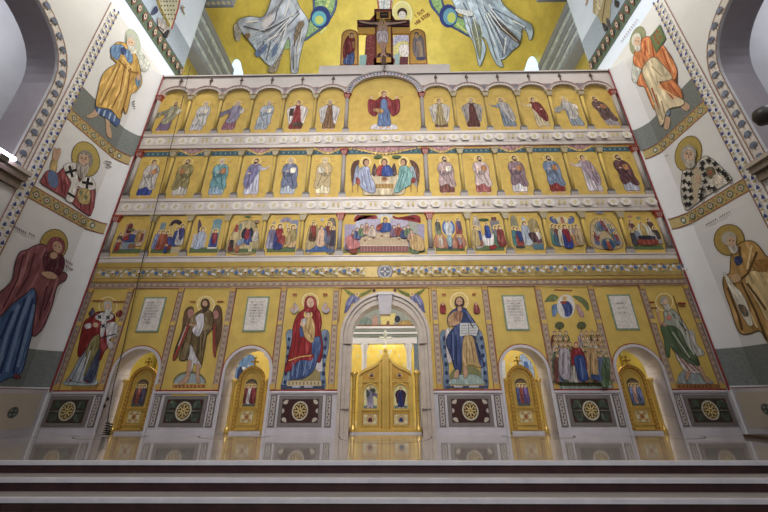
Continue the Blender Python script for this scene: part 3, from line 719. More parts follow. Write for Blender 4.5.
def s8(P, R, M, E, A, U):
    R(-.5, 0, .5, .1, GREEN); P([(-.5, .1), (-.48, .4), (-.3, .5), (-.1, .3), (.1, .3), (.3, .5), (.48, .4), (.5, .1)], (176, 110, 80)); E(0, .62, .21, .3, (70, 96, 170)); E(0, .62, .15, .24, (150, 176, 210)); M(0, .42, .42, (206, 206, 206))
    M(-.38, .45, .42, (110, 120, 90), (90, 90, 80)); M(.36, .45, .44, (150, 60, 60), (90, 70, 110)); M(-.32, .08, .34, (186, 150, 120), (190, 180, 170)); M(0, .06, .3, (60, 70, 120), (80, 80, 110)); M(.34, .06, .36, (160, 60, 50), (150, 130, 140)); P([(-.1, .3), (0, .4), (.1, .3), (.05, .12), (-.05, .12)], (130, 160, 170))
def s9(P, R, M, E, A, U):
    R(-.5, 0, .5, .12, GREEN); P([(-.5, .12), (-.46, .8), (-.3, .9), (-.2, .5), (-.2, .12)], (176, 160, 150)); R(.14, .3, .46, .8, (120, 116, 126)); R(.2, .8, .38, .9, (110, 60, 60)); E(-.08, .82, .18, .06, (52, 76, 44)); A.line([U(-.06, .8), U(-.02, .5)], .02, (96, 70, 44))
    P([(-.2, .18), (-.16, .4), (.14, .42), (.24, .5), (.2, .3), (.12, .14), (-.1, .14)], (206, 200, 196)); M(0, .34, .42, (36, 64, 150), (44, 76, 170)); M(-.34, .14, .5, (150, 80, 60), (60, 80, 140)); M(-.44, .14, .52, (176, 150, 90)); M(.32, .12, .55, (70, 110, 84), (110, 110, 110)); M(.44, .12, .56, (140, 50, 44)); P([(0, .1), (.2, .14), (.22, .06), (.02, .02)], (160, 36, 40))
def s10(P, R, M, E, A, U):
    R(-.5, 0, .5, .14, (176, 150, 70)); P([(-.5, .2), (-.46, .86), (-.3, .9), (-.22, .5), (-.22, .2)], (130, 126, 100)); P([(.0, .4), (.1, .7), (.3, .84), (.46, .7), (.5, .1), (.1, .1)], (150, 130, 80)); P([(-.14, .56), (-.06, .88), (.06, .78), (0, .52)], (150, 170, 200)); M(-.02, .16, .64, (170, 180, 190), (150, 160, 180))
    P([(.06, .42), (.26, .46), (.4, .3), (.2, .2)], (70, 36, 40)); R(.14, .02, .5, .16, (70, 110, 130)); M(-.4, .14, .5, (60, 124, 130)); M(-.28, .12, .5, (150, 50, 40), (40, 60, 130)); M(.38, .2, .36, (120, 70, 90), (200, 190, 180)); E(-.3, .08, .16, .04, (60, 60, 50))
def s11(P, R, M, E, A, U):
    R(-.5, 0, .5, .08, (180, 150, 60)); E(0, .8, .19, .13, (196, 186, 150)); M(0, .7, .24, (170, 90, 60)); P([(-.44, .84), (-.3, .9), (-.18, .7), (-.34, .7)], (80, 100, 160)); P([(.44, .84), (.3, .9), (.18, .7), (.34, .7)], (80, 100, 160)); M(-.3, .68, .2, (100, 110, 160)); M(.3, .68, .2, (100, 110, 160))
    M(-.4, .14, .56, (70, 120, 110), (130, 130, 100)); M(-.28, .12, .56, (60, 96, 130), (120, 50, 50)); M(-.16, .12, .54, (186, 176, 150)); M(.2, .12, .54, (196, 186, 150)); M(.32, .12, .56, (180, 120, 60), (150, 130, 130)); M(.42, .14, .54, (170, 140, 100)); M(.0, .06, .62, (36, 56, 140), (140, 26, 40))
def s12(P, R, M, E, A, U):
    P([(-.46, .06), (-.46, .5), (-.3, .76), (0, .84), (.3, .76), (.46, .5), (.46, .06)], (180, 150, 104)); cs = [(90, 106, 150), (150, 60, 60), (170, 160, 150), (100, 120, 110)]
    for k in range(9):
        th = PI*(k+.5)/9; M(-.34*math.cos(th), .06+.46*math.sin(th), .32, cs[k % 4], cs[(k+1) % 4])
    E(0, .14, .22, .2, (60, 96, 130)); E(0, .12, .17, .16, (40, 70, 110)); M(0, .0, .26, (170, 70, 40)); E(.0, .98, .14, .03, (110, 130, 170))
def s13(P, R, M, E, A, U):
    R(-.5, 0, .5, .1, GREEN); E(-.28, .88, .08, .05, (180, 110, 100)); E(.0, .84, .08, .05, (120, 140, 100)); E(.02, .5, .17, .3, (196, 200, 190)); M(.02, .32, .42, (180, 150, 70)); M(-.34, .3, .5, (190, 180, 170), (110, 60, 60)); M(.32, .34, .5, (196, 186, 176), (90, 60, 60)); M(-.24, .16, .42, (120, 130, 150)); M(.42, .16, .44, (150, 140, 140), (60, 50, 50)); M(-.42, .12, .4, (60, 60, 70))
    P([(-.26, .12), (-.26, .26), (.3, .26), (.32, .12)], (140, 50, 34)); P([(-.2, .26), (-.2, .34), (.26, .34), (.28, .26)], (36, 40, 60))
SCN = [(0, s1, 'feast scene of a woman on a blue-red bed, leftmost of the third row'), (1, s2, 'feast scene with a dark domed canopy and red-robed group, third row'), (2, s3, 'feast scene of a pale blue angel greeting a seated woman, third row'),
       (3, s4, 'feast scene of a mother reclining in a rocky cave, third row'), (4, s5, 'feast scene before a grey arcade with blue building, third row'), (5, s6, 'feast scene of a bather in a blue river between rocks, third row'),
       (7, s8, 'feast scene of a white figure in a blue oval, third row'), (8, s9, 'feast scene of a blue-robed rider on a white donkey, third row'), (9, s10, 'feast scene of a white angel beside an open tomb, third row'),
       (10, s11, 'feast scene of a woman in red and blue below a rising circle, third row'), (11, s12, 'feast scene of figures seated in an arched ring, third row'), (12, s13, 'feast scene of mourners round a red bier, rightmost of the third row')]
for i, fn, lab in SCN: scene(i, lab, fn)
t = thing('feast_icon', (0, -.03, ZA), 'wide supper scene round a semicircular table, centre of the third row', 'icon')
MB().box(-1.36, 1.36, -.03, -.026, CC[1]+.01, ZB, GOLDD).build('gold_panel', t)
A = Art(pxfront(-.031)).zoom(330, 200, 6.4)
A.raw([(95, 155), (605, 155), (605, 338), (90, 338)], (150, 142, 172)); A.raw([(85, 300), (610, 300), (612, 338), (83, 338)], (110, 116, 76))
A.raw([(165, 110), (215, 110), (215, 240), (165, 240)], (176, 172, 196)); A.raw([(500, 110), (560, 110), (565, 240), (500, 240)], (150, 152, 140)); A.ell(530, 110, 34, 24, (170, 166, 130)); A.ell(182, 110, 24, 20, (196, 196, 206))
A.raw([(215, 122), (500, 122), (500, 200), (215, 200)], (170, 160, 186)); A.ell(352, 105, 60, 18, (186, 186, 190))
A.poly([(155, 140), (160, 110), (185, 92), (210, 118), (300, 118), (290, 98), (240, 112), (200, 100)], (150, 36, 40)); A.poly([(400, 100), (420, 122), (495, 124), (540, 95), (578, 110), (580, 148), (565, 120), (500, 112), (440, 112)], (150, 36, 40))
A.raw([(190, 250), (200, 232), (240, 208), (440, 208), (480, 232), (500, 260), (500, 290), (190, 290)], (186, 158, 126)); A.raw([(190, 290), (500, 290), (500, 332), (190, 332)], (140, 84, 84)); A.line([(190, 291), (500, 291)], 5, (206, 190, 160))
for k in range(15): A.line([(200+k*20, 296), (200+k*20, 328)], 4, (176, 120, 110))
for k in range(10): A.ell(225+k*27, 226+abs(k-4.5)*7, 9, 6, (206, 186, 150) if k % 2 else (140, 90, 70), n=8)
A.ell(354, 132, 30, 30, (222, 190, 90)); A.poly([(325, 150), (385, 150), (390, 190), (350, 206), (320, 200)], (40, 70, 150)); A.poly([(300, 165), (335, 150), (330, 185), (300, 195)], (150, 60, 50)); A.ell(354, 130, 15, 20, (90, 56, 40)); A.ell(354, 133, 11, 15, SKIN)
rnd = random.Random(3); cs = [(150, 60, 50), (60, 76, 130), (96, 120, 84), (180, 130, 110), (190, 170, 150), (120, 90, 120)]
for k, (x, y) in enumerate([(150, 215), (175, 195), (205, 175), (235, 165), (270, 180), (410, 180), (440, 172), (475, 190), (500, 180), (520, 210), (545, 235), (120, 265), (150, 285), (570, 270), (545, 290)]):
    c = cs[k % 6]; A.poly([(x-20, y+50), (x-22, y+20), (x-8, y), (x+10, y), (x+24, y+22), (x+20, y+52)], c); A.line([(x-4, y+12), (x-8, y+44)], 4, dk(c)); A.ell(x, y-8, 11, 13, (90, 60, 46)); A.ell(x+1, y-6, 8, 10, SKIN2)
A.poly([(100, 250), (130, 225), (150, 250), (185, 270), (185, 300), (120, 310)], (196, 110, 110)); A.poly([(520, 240), (560, 225), (600, 260), (600, 320), (540, 320), (510, 290)], (190, 150, 90))
A.build('painted_scene', t)

# ------------------------------------------------------------------ frieze with scrolls, gold mouldings, lattice borders
z0, z1 = zp(266.3), zp(262.2); z2, z3 = zp(278), zp(281.2); z4 = zp(287)
t = thing('scroll_frieze', (0, -.05, z3), 'gold frieze with blue, white and red scrollwork running under the plain cornice', 'frieze')
MB().profx([(0, z0), (-.05, z0), (-.10, z1), (0, z1)], -9.08, 9.08, GOLD).build('upper_gold_moulding', t)
MB().box(-9.08, 9.08, -.05, 0, z2, z0, mat('frieze_ground', (176, 152, 92), .5, .15, .12, 8)).build('frieze_band', t)
MB().profx([(0, z3), (-.05, z3), (-.08, z2-.02), (-.05, z2), (0, z2)], -9.08, 9.08, GOLD).build('lower_gold_moulding', t)
A = Art(front(-.0505)); zc = (z0+z2)/2; hf = (z0-z2)*.5; x = -9.0; k = 0; rnd = random.Random(5)
A.line([(-9.08, z0-.012), (9.08, z0-.012)], .02, (120, 60, 50)); A.line([(-9.08, z2+.012), (9.08, z2+.012)], .02, (120, 60, 50))
while x < 8.9:
    if abs(x+.22) > .42:
        s = 1 if k % 2 else -1
        A.line([(x, zc-s*hf*.4), (x+.1, zc-s*hf*.7), (x+.24, zc-s*hf*.5), (x+.32, zc), (x+.42, zc+s*hf*.5)], .022, (96, 110, 96))
        A.line([(x+.24, zc-s*hf*.5), (x+.2, zc+s*hf*.1), (x+.1, zc+s*hf*.1)], .018, (196, 192, 180))
        A.poly([(x+.12, zc), (x+.18, zc+s*hf*.45), (x+.25, zc+s*hf*.1), (x+.2, zc-s*hf*.3)], (74, 106, 156)); A.ell(x+.3, zc+s*hf*.3, .035, .035, (196, 200, 206), n=8); A.ell(x+.06, zc-s*hf*.15, .03, .03, (156, 62, 56), n=8); A.ell(x+.34, zc-s*hf*.35, .035, .028, (84, 112, 160), n=8)
        A.poly([(x+.0, zc+hf*.1), (x+.05, zc+hf*.5), (x+.1, zc+hf*.2), (x+.05, zc)], (196, 200, 206)); A.poly([(x+.36, zc-hf*.1), (x+.4, zc-hf*.6), (x+.33, zc-hf*.5)], (200, 196, 186)); A.ell(x+.14, zc+hf*.62, .025, .02, (160, 66, 60), n=6)
    x += .42; k += 1
A.build('scrollwork', t)
A = Art(front(-.052)); A.ell(0, zc, .25, .25, (120, 116, 126), n=28); A.ell(0, zc, .21, .21, (176, 172, 176), n=28); A.ell(0, zc, .17, .17, (112, 112, 130), n=24)
A.cross(0, zc, .14, .045, (196, 192, 190)); A.ell(0, zc, .04, .04, (96, 96, 112)); A.build('central_medallion', t)
LAT = mat('lattice_stone', (158, 138, 120), .55, .1, .1, 25)
LATS = (186, 160, 92)
def lattice_v(xc, z_0, z_1, label, wd=.17):
    t = thing('lattice_band', (xc, -.03, z_0), label, 'border band', 'vertical lattice borders')
    MB().box(xc-wd/2, xc+wd/2, -.03, 0, z_0, z_1, LAT).build('stone_band', t)
    A = Art(front(-.0305))
    for s in (-1, 1): A.line([(xc+s*wd*.46, z_0), (xc+s*wd*.46, z_1)], .012, (140, 56, 46))
    z = z_0+.06; k = 0
    while z < z_1-.05:
        A.raw([(xc-.045, z), (xc, z-.035), (xc+.045, z), (xc, z+.035)], (184, 160, 128) if k % 2 else (138, 116, 108)); z += .085; k += 1
    zm = (z_0+z_1)/2
    if z_1-z_0 > 2:
        A.rect(xc-.07, zm+.3, xc+.07, zm+.42, (206, 166, 70)); A.rect(xc-.075, z_0, xc+.075, z_0+.14, (196, 150, 60)); A.rect(xc-.075, z_1-.13, xc+.075, z_1, (196, 150, 60))
    A.build('lattice_pattern', t)
t = thing('lattice_band', (0, -.03, z4), 'long horizontal pinkish lattice border above the large lower icons', 'border band')
MB().box(-9.08, 9.08, -.03, 0, z4, z3, LAT).build('stone_band', t)
A = Art(front(-.0305)); x = -9.0; k = 0
while x < 9.0:
    A.raw([(x-.045, (z3+z4)/2), (x, (z3+z4)/2-.05), (x+.045, (z3+z4)/2), (x, (z3+z4)/2+.05)], (184, 160, 120) if k % 2 else (140, 120, 112)); x += .1; k += 1
A.line([(-9.08, z4+.01), (9.08, z4+.01)], .016, (146, 60, 48)); A.line([(-9.08, z3-.01), (9.08, z3-.01)], .016, (146, 60, 48))
A.build('lattice_pattern', t)
PB, PT = 1.10, z4
BN = ['left edge beside the white wall', 'bishop icon', 'leftmost inscription panel', 'winged saint icon', 'second inscription panel', 'enthroned mother icon', 'main arch', 'enthroned man icon', 'third inscription panel', 'crowd icon', 'rightmost inscription panel', 'green-robed saint icon', 'right edge beside the white wall']
VX = [-9.03, -7.80, -6.235, -4.64, -3.08, -1.475, 1.43+.045, 3.01, 4.61, 6.19, 7.735, 9.03]
def arched_bottom(x):    # the side arches cut into the lower ends of some borders? borders stand clear of them
    return PB
for i, x in enumerate(VX):
    lattice_v(x, PB, PT, 'pinkish lattice border between the %s and the %s' % (BN[i], BN[i+1]), .13 if i in (0, 11) else .17)
# ================================================================== LARGE LOWER ICONS
FZ = -.012
def big_panel(name, x0, x1, label, cat='icon', group=None, arch=None, gold=GOLD):
    t = thing(name, ((x0+x1)/2, -.01, PB), label, cat, group)
    m = MB()
    if arch: arch_wall(m, x0, x1, PT, -.012, -.002, [arch], gold, zbot=PB)
    else: m.box(x0, x1, -.012, -.002, PB, PT, gold)
    m.build('gold_ground', t)
    return t
def frame_lines(A, x0, x1, z0, z1, c=(140, 52, 44), wd=.018):
    for p in ([(x0, z0), (x1, z0)], [(x0, z1), (x1, z1)], [(x0, z0), (x0, z1)], [(x1, z0), (x1, z1)]): A.line(p, wd, c)
GR2 = 'large icons of the lowest row'
def halo(t, cx, cy, r, k, x0, y0, c=(212, 176, 92), rr=None):
    A = Art(pxfront(-.014)).zoom(x0, y0, k); rr = rr or r
    A.ell(cx, cy, r, rr, (226, 204, 140)); A.ell(cx, cy, r*.9, rr*.9, c); A.build('halo', t)
PX = lambda x0, y0, k: Art(pxfront(-.018)).zoom(x0, y0, k)
# bishop in red, far left
t = big_panel('saint_icon', -8.96, -7.89, 'large icon of a white-bearded bishop in red, far left of the lowest row', group=GR2)
halo(t, 222, 92, 44, 4.657, 60, 285, (196, 158, 66), 44)
A = PX(60, 285, 4.657)
A.rect(50, 452, 205, 486, (160, 120, 44)); A.line([(25, 462), (200, 462)], 3, (120, 50, 40))
A.poly([(22, 440), (40, 432), (160, 432), (158, 460), (20, 458)], (150, 166, 170))
A.poly([(130, 260), (180, 250), (185, 320), (165, 420), (150, 448), (90, 448), (60, 440), (28, 445), (60, 390), (95, 320)], (150, 156, 166))
A.poly([(130, 240), (185, 240), (180, 330), (140, 410), (108, 410), (118, 330)], (126, 116, 60))
A.poly([(140, 145), (180, 120), (245, 130), (252, 170), (238, 210), (228, 270), (205, 300), (180, 345), (185, 230), (150, 235), (125, 280), (95, 325), (82, 315), (92, 250), (105, 190), (118, 160)], (140, 28, 26))
A.poly([(165, 140), (200, 122), (245, 132), (240, 152), (205, 165), (170, 155)], (190, 186, 184)); A.poly([(195, 160), (215, 160), (200, 230), (186, 228)], (190, 186, 184)); A.poly([(115, 180), (140, 172), (145, 190), (120, 198)], (186, 180, 180))
for x, y in ((183, 143), (222, 146), (200, 185)): A.cross(x, y, 11, 6, (30, 30, 36), 40)
A.poly([(218, 175), (262, 172), (262, 225), (225, 250), (243, 262), (240, 290), (222, 282), (215, 230)], (186, 180, 178)); A.line([(190, 240), (262, 222)], 5, (40, 34, 40))
A.poly([(108, 440), (125, 400), (160, 330), (185, 290), (175, 360), (150, 440)], (60, 66, 96)); A.line([(95, 440), (140, 300)], 6, (190, 190, 196)); A.line([(50, 440), (120, 300)], 5, (90, 96, 110)); A.line([(75, 442), (118, 330)], 5, (190, 194, 200))
A.ell(222, 88, 20, 22, (176, 172, 166)); A.ell(222, 96, 14, 17, SKIN2); A.poly([(206, 100), (222, 108), (238, 100), (235, 120), (222, 132), (210, 120)], (190, 188, 184)); A.ell(165, 180, 12, 12, SKIN2)
for x, y in ((45, 438), (125, 444)): A.ell(x, y, 6, 5, (140, 30, 30))
A.poly([(140, 115), (152, 100), (160, 120), (150, 138), (132, 130)], (80, 66, 90)); A.poly([(262, 125), (280, 112), (290, 125), (280, 140), (262, 138)], (130, 34, 30))
A.line([(150, 68), (200, 68)], 6, (150, 60, 36)); A.line([(245, 72), (300, 72)], 6, (150, 60, 36))
A.build('painted_saint', t)
# winged saint
t = big_panel('saint_icon', -6.14, -4.75, 'large icon of a shaggy winged saint in brown hide holding a scroll', group=GR2)
halo(t, 212, 88, 42, 4.657, 160, 285)
A = PX(160, 285, 4.657)
A.ell(135, 452, 78, 56, (110, 108, 64)); A.ell(135, 456, 72, 48, (140, 156, 158)); A.raw([(50, 455), (215, 455), (215, 520), (50, 520)], GOLD); A.rect(55, 460, 208, 476, (156, 84, 46))
for k in range(8): A.line([(62+k*18, 463), (62+k*18, 473)], 5, (206, 160, 70))
A.poly([(150, 98), (120, 110), (108, 150), (100, 210), (70, 290), (58, 345), (80, 330), (120, 240), (140, 185), (155, 140)], (96, 66, 40)); A.line([(135, 180), (62, 342)], 9, (170, 50, 40)); A.line([(120, 190), (84, 280)], 5, (190, 170, 160))
A.poly([(265, 90), (285, 110), (288, 170), (280, 240), (262, 300), (255, 335), (246, 300), (244, 200), (240, 150), (250, 110)], (96, 66, 40)); A.line([(250, 180), (252, 330)], 9, (160, 44, 40)); A.ell(142, 130, 16, 22, (170, 110, 100)); A.ell(258, 135, 14, 20, (170, 110, 100))
A.poly([(180, 120), (215, 110), (245, 135), (240, 200), (215, 230), (205, 290), (185, 375), (150, 340), (90, 345), (105, 290), (130, 210), (150, 150)], (104, 82, 44))
A.poly([(140, 150), (175, 130), (205, 130), (205, 170), (240, 190), (225, 205), (170, 210), (140, 190)], (128, 104, 62)); A.poly([(165, 145), (200, 130), (200, 190), (178, 235), (155, 220), (150, 200), (170, 180)], (190, 184, 190))
A.poly([(135, 280), (150, 290), (165, 330), (188, 370), (180, 385), (155, 360), (148, 390), (128, 400)], (186, 180, 186)); A.poly([(128, 350), (145, 350), (138, 400), (128, 440), (100, 460), (80, 458), (110, 430), (122, 400)], SKIN); A.poly([(168, 365), (184, 372), (178, 410), (184, 445), (170, 450), (166, 420)], SKIN)
for p in ([(150, 215), (130, 330)], [(180, 240), (170, 330)], [(200, 220), (190, 300)]): A.line(p, 4, (70, 52, 34))
for p in ([(140, 230), (112, 320)], [(190, 225), (184, 330)]): A.line(p, 4, (140, 116, 70))
A.ell(210, 86, 22, 27, (70, 50, 34)); A.ell(208, 84, 12, 16, SKIN); A.poly([(196, 94), (210, 98), (222, 94), (216, 118), (204, 118)], (74, 54, 38)); A.line([(134, 180), (165, 186)], 9, SKIN)
A.line([(138, 74), (165, 74)], 6, (150, 60, 36)); A.line([(265, 74), (295, 74)], 6, (150, 60, 36))
A.build('painted_saint', t)
# enthroned mother and child
t = big_panel('saint_icon', -2.985, -1.57, 'large icon of an enthroned woman in red holding a child, left of the main arch', group=GR2)
halo(t, 140, 75, 40, 4.65, 280, 285)
A = PX(280, 285, 4.65)
A.poly([(28, 220), (58, 212), (60, 300), (50, 440), (30, 478), (2, 478), (18, 400), (30, 300)], (104, 124, 150)); A.poly([(192, 215), (225, 218), (222, 300), (205, 380), (210, 470), (188, 478), (185, 400), (200, 300)], (104, 124, 150))
for y in (250, 290, 330, 370, 410, 450): A.ell(40-(y-250)*.1, y, 7, 10, (40, 52, 96)); A.ell(210-(y-250)*.06, y, 8, 11, (44, 56, 100))
A.rect(165, 340, 195, 400, (190, 180, 184)); A.ell(118, 425, 68, 50, (150, 130, 76)); A.rect(0, 462, 205, 482, (60, 70, 100)); A.rect(30, 445, 190, 468, (186, 166, 120)); A.rect(55, 466, 90, 476, (170, 160, 180)); A.rect(110, 466, 150, 476, (170, 160, 180))
for k in range(9): A.line([(40+k*17, 449), (40+k*17, 462)], 5, (120, 90, 60))
A.poly([(105, 118), (140, 100), (178, 118), (190, 170), (185, 215), (196, 280), (186, 350), (168, 352), (150, 330), (110, 330), (60, 350), (30, 400), (22, 392), (38, 330), (55, 260), (62, 190), (80, 140)], (160, 26, 30))
A.poly([(150, 255), (182, 240), (188, 290), (170, 350), (150, 400), (110, 430), (70, 436), (45, 430), (58, 370), (80, 345), (140, 330)], (60, 82, 138)); A.poly([(90, 200), (105, 190), (110, 230), (95, 240)], (60, 82, 138))
A.poly([(40, 345), (80, 330), (150, 322), (145, 350), (90, 348), (40, 400)], (150, 24, 30)); A.line([(38, 350), (90, 332), (145, 326)], 5, (206, 160, 70))
for p in ([(60, 360), (55, 420)], [(90, 350), (75, 425)], [(120, 350), (105, 420)], [(150, 340), (135, 390)]): A.line(p, 5, (104, 130, 176))
for p in ([(75, 355), (66, 425)], [(105, 352), (92, 428)]): A.line(p, 4, (36, 50, 96))
for p in ([(80, 160), (60, 330)], [(175, 140), (180, 230)], [(100, 240), (80, 320)], [(140, 280), (130, 320)]): A.line(p, 4, (104, 14, 22))
A.ell(130, 136, 20, 19, (222, 190, 100)); A.poly([(115, 155), (145, 150), (160, 190), (158, 240), (145, 266), (115, 240), (105, 200), (95, 180)], (190, 150, 84)); A.poly([(98, 160), (120, 155), (118, 180), (100, 190)], (196, 186, 180))
A.ell(130, 134, 13, 15, (110, 70, 50)); A.ell(130, 138, 10, 12, SKIN2); A.line([(115, 190), (150, 250)], 4, (140, 96, 50))
A.poly([(118, 62), (140, 50), (163, 62), (170, 110), (158, 122), (120, 122), (112, 105)], (150, 24, 32)); A.ell(140, 80, 17, 23, SKIN2); A.ell(100, 180, 8, 11, SKIN2)
for x, y in ((134, 78), (147, 78)): A.ell(x, y, 2.6, 2, (50, 30, 26))
A.line([(140, 80), (141, 90)], 2.5, (150, 96, 70)); A.line([(135, 96), (146, 96)], 2.5, (140, 50, 44))
for s, x in ((-1, 66), (1, 212)): A.poly([(x-s*20, 110), (x-s*2, 80), (x+s*8, 100), (x+s*20, 112), (x+s*4, 130), (x-s*10, 124)], (176, 160, 156)); A.ell(x+s*2, 104, 8, 9, SKIN)
for x in (68, 210): A.line([(x-10, 42), (x+10, 42)], 9, (170, 80, 50))
A.build('painted_saint', t)
# enthroned man with book
t = big_panel('saint_icon', 1.53, 2.925, 'large icon of an enthroned bearded man in blue, right of the main arch', group=GR2)
halo(t, 126, 78, 44, 4.65, 432, 285)
A = PX(432, 285, 4.65)
A.poly([(38, 225), (62, 218), (72, 300), (75, 400), (80, 476), (52, 480), (50, 380), (40, 300)], (100, 118, 146)); A.poly([(200, 215), (228, 222), (245, 300), (255, 400), (258, 478), (232, 478), (225, 380), (215, 300)], (100, 118, 146))
for y in (250, 290, 330, 370, 410, 450): A.ell(56+(y-250)*.06, y, 8, 11, (42, 54, 100)); A.ell(228+(y-250)*.1, y, 8, 11, (42, 54, 100))
A.poly([(62, 220), (90, 210), (95, 330), (72, 360)], (190, 178, 176)); A.ell(155, 425, 75, 50, (116, 116, 66)); A.rect(82, 462, 240, 480, (176, 146, 86)); A.poly([(90, 440), (130, 420), (200, 420), (235, 445), (235, 462), (86, 462)], (136, 156, 150)); A.rect(60, 470, 258, 482, (60, 70, 100)); A.rect(100, 470, 140, 478, (176, 170, 176)); A.rect(170, 470, 215, 478, (176, 170, 176))
A.poly([(75, 145), (105, 115), (150, 110), (165, 130), (200, 180), (215, 210), (200, 260), (225, 330), (235, 380), (200, 370), (180, 300), (145, 290), (130, 410), (105, 390), (90, 340), (66, 270), (80, 225), (105, 195), (75, 185)], (48, 64, 118))
A.poly([(75, 150), (105, 125), (140, 130), (130, 175), (100, 190), (75, 190)], (176, 130, 84)); A.poly([(105, 130), (135, 125), (130, 165), (112, 165)], (150, 96, 70))
A.poly([(145, 250), (185, 240), (200, 290), (215, 360), (225, 385), (170, 370), (155, 400), (140, 390)], (176, 140, 84))
A.raw([(128, 178), (200, 178), (215, 205), (205, 240), (175, 232), (128, 240)], (186, 184, 184)); A.line([(168, 180), (170, 232)], 4, (110, 110, 120))
for k in range(4): A.line([(134, 190+k*12), (160, 190+k*12)], 3, (120, 120, 126)); A.line([(176, 190+k*12), (202, 190+k*12)], 3, (120, 120, 126))
for p in ([(150, 130), (190, 200)], [(90, 230), (85, 320)], [(110, 230), (112, 380)], [(205, 270), (225, 350)]): A.line(p, 5, (26, 34, 80))
for p in ([(95, 220), (98, 350)], [(160, 125), (200, 190)]): A.line(p, 4, (96, 116, 170))
for p in ([(160, 265), (160, 370)], [(180, 265), (195, 365)]): A.line(p, 4, (120, 84, 50))
A.poly([(108, 400), (122, 398), (118, 430), (98, 432)], SKIN); A.poly([(146, 385), (160, 392), (162, 425), (146, 430)], SKIN); A.ell(100, 182, 9, 10, SKIN)
A.ell(127, 82, 24, 28, (76, 48, 36)); A.ell(126, 80, 15, 21, SKIN); A.poly([(112, 88), (126, 96), (141, 88), (136, 108), (126, 114), (116, 108)], (90, 58, 42)); A.rect(118, 102, 136, 122, SKIN)
for x in (120, 132): A.ell(x, 78, 2.6, 2, (40, 26, 22))
A.poly([(38, 95), (50, 82), (62, 100), (62, 130), (38, 128)], (150, 40, 40)); A.poly([(195, 92), (206, 84), (215, 100), (222, 128), (196, 130)], (150, 60, 60)); A.ell(50, 88, 7, 8, SKIN); A.ell(205, 88, 7, 8, SKIN)
for x in (55, 195): A.line([(x-9, 44), (x+9, 44)], 8, (170, 80, 50))
A.build('painted_saint', t)
# crowd icon
t = big_panel('crowd_icon', 4.695, 6.105, 'large icon of a crowd under a white disc with a blue-robed figure, right side', group=GR2)
A = PX(540, 285, 4.653)
A.line([(65, 26), (150, 30)], 6, (150, 56, 36))
A.poly([(20, 80), (50, 48), (82, 58), (70, 78), (40, 80)], (96, 110, 60)); A.poly([(150, 55), (195, 62), (225, 95), (222, 125), (195, 90)], (96, 110, 60)); A.poly([(55, 100), (85, 96), (80, 130), (60, 152)], (90, 120, 160)); A.poly([(168, 100), (180, 100), (205, 145), (185, 150)], (176, 130, 130))
A.ell(120, 103, 42, 56, (196, 190, 186)); A.poly([(100, 85), (130, 80), (150, 110), (140, 145), (118, 148), (112, 120)], (50, 66, 130)); A.poly([(95, 80), (120, 78), (118, 92), (98, 90)], (150, 50, 50)); A.ell(114, 66, 12, 14, (214, 176, 84)); A.ell(114, 66, 7, 9, SKIN)
for x in (90, 192): A.ell(x, 192, 22, 18, (82, 86, 50)); A.line([(x, 200), (x, 235)], 5, (80, 60, 40))
A.poly([(80, 462), (310, 460), (330, 485), (85, 488)], (136, 150, 140)); A.poly([(70, 450), (300, 440), (320, 470), (80, 470)], (106, 116, 70))
rnd = random.Random(11); cs = [(120, 60, 50), (150, 140, 130), (170, 120, 70), (90, 100, 130), (180, 170, 160), (110, 90, 60), (76, 96, 70), (140, 110, 130)]
for row in range(5):
    y = 225+row*26; nn = 9+row//2
    for k in range(nn):
        x = 66+row*3 + k*(200+row*6)/(nn-1) + rnd.uniform(-4, 4)
        if row < 4 and abs(x-165) < 26: continue
        c = cs[(k*3+row*2) % 8]; L_ = 70+row*12
        A.poly([(x-13, y+L_), (x-15, y+28), (x-8, y+12), (x+8, y+12), (x+16, y+28), (x+15, y+L_)], c); A.line([(x-3, y+24), (x-3, y+L_-8)], 3, dk(c)); A.ell(x, y, 11, 12, (196, 160, 84), n=10); A.ell(x, y, 7, 9, (90, 62, 48), n=10); A.ell(x, y+2, 5, 7, SKIN2, n=10)
for x0, c in ((112, (150, 140, 150)), (240, (170, 130, 80))): A.poly([(x0-22, 420), (x0-24, 320), (x0-10, 298), (x0+12, 300), (x0+24, 325), (x0+22, 440)], c); A.line([(x0-6, 320), (x0-8, 420)], 5, dk(c)); A.line([(x0+8, 320), (x0+8, 420)], 5, dk(c, 1.2))
A.poly([(285, 380), (300, 400), (318, 470), (285, 470)], (70, 96, 56)); A.poly([(236, 420), (285, 430), (280, 450), (240, 440)], (50, 70, 120))
A.poly([(145, 310), (166, 292), (192, 305), (212, 350), (215, 400), (195, 380), (150, 375), (152, 400), (145, 370)], (140, 26, 32)); A.poly([(158, 340), (200, 335), (215, 400), (222, 445), (180, 446), (168, 400)], (40, 64, 130)); A.line([(185, 345), (198, 440)], 5, (90, 116, 170)); A.line([(172, 350), (184, 440)], 4, (24, 40, 90))
A.ell(166, 280, 14, 16, (206, 170, 84)); A.ell(166, 280, 10, 12, (140, 26, 32)); A.ell(166, 282, 7, 9, SKIN2)
A.build('painted_scene', t)
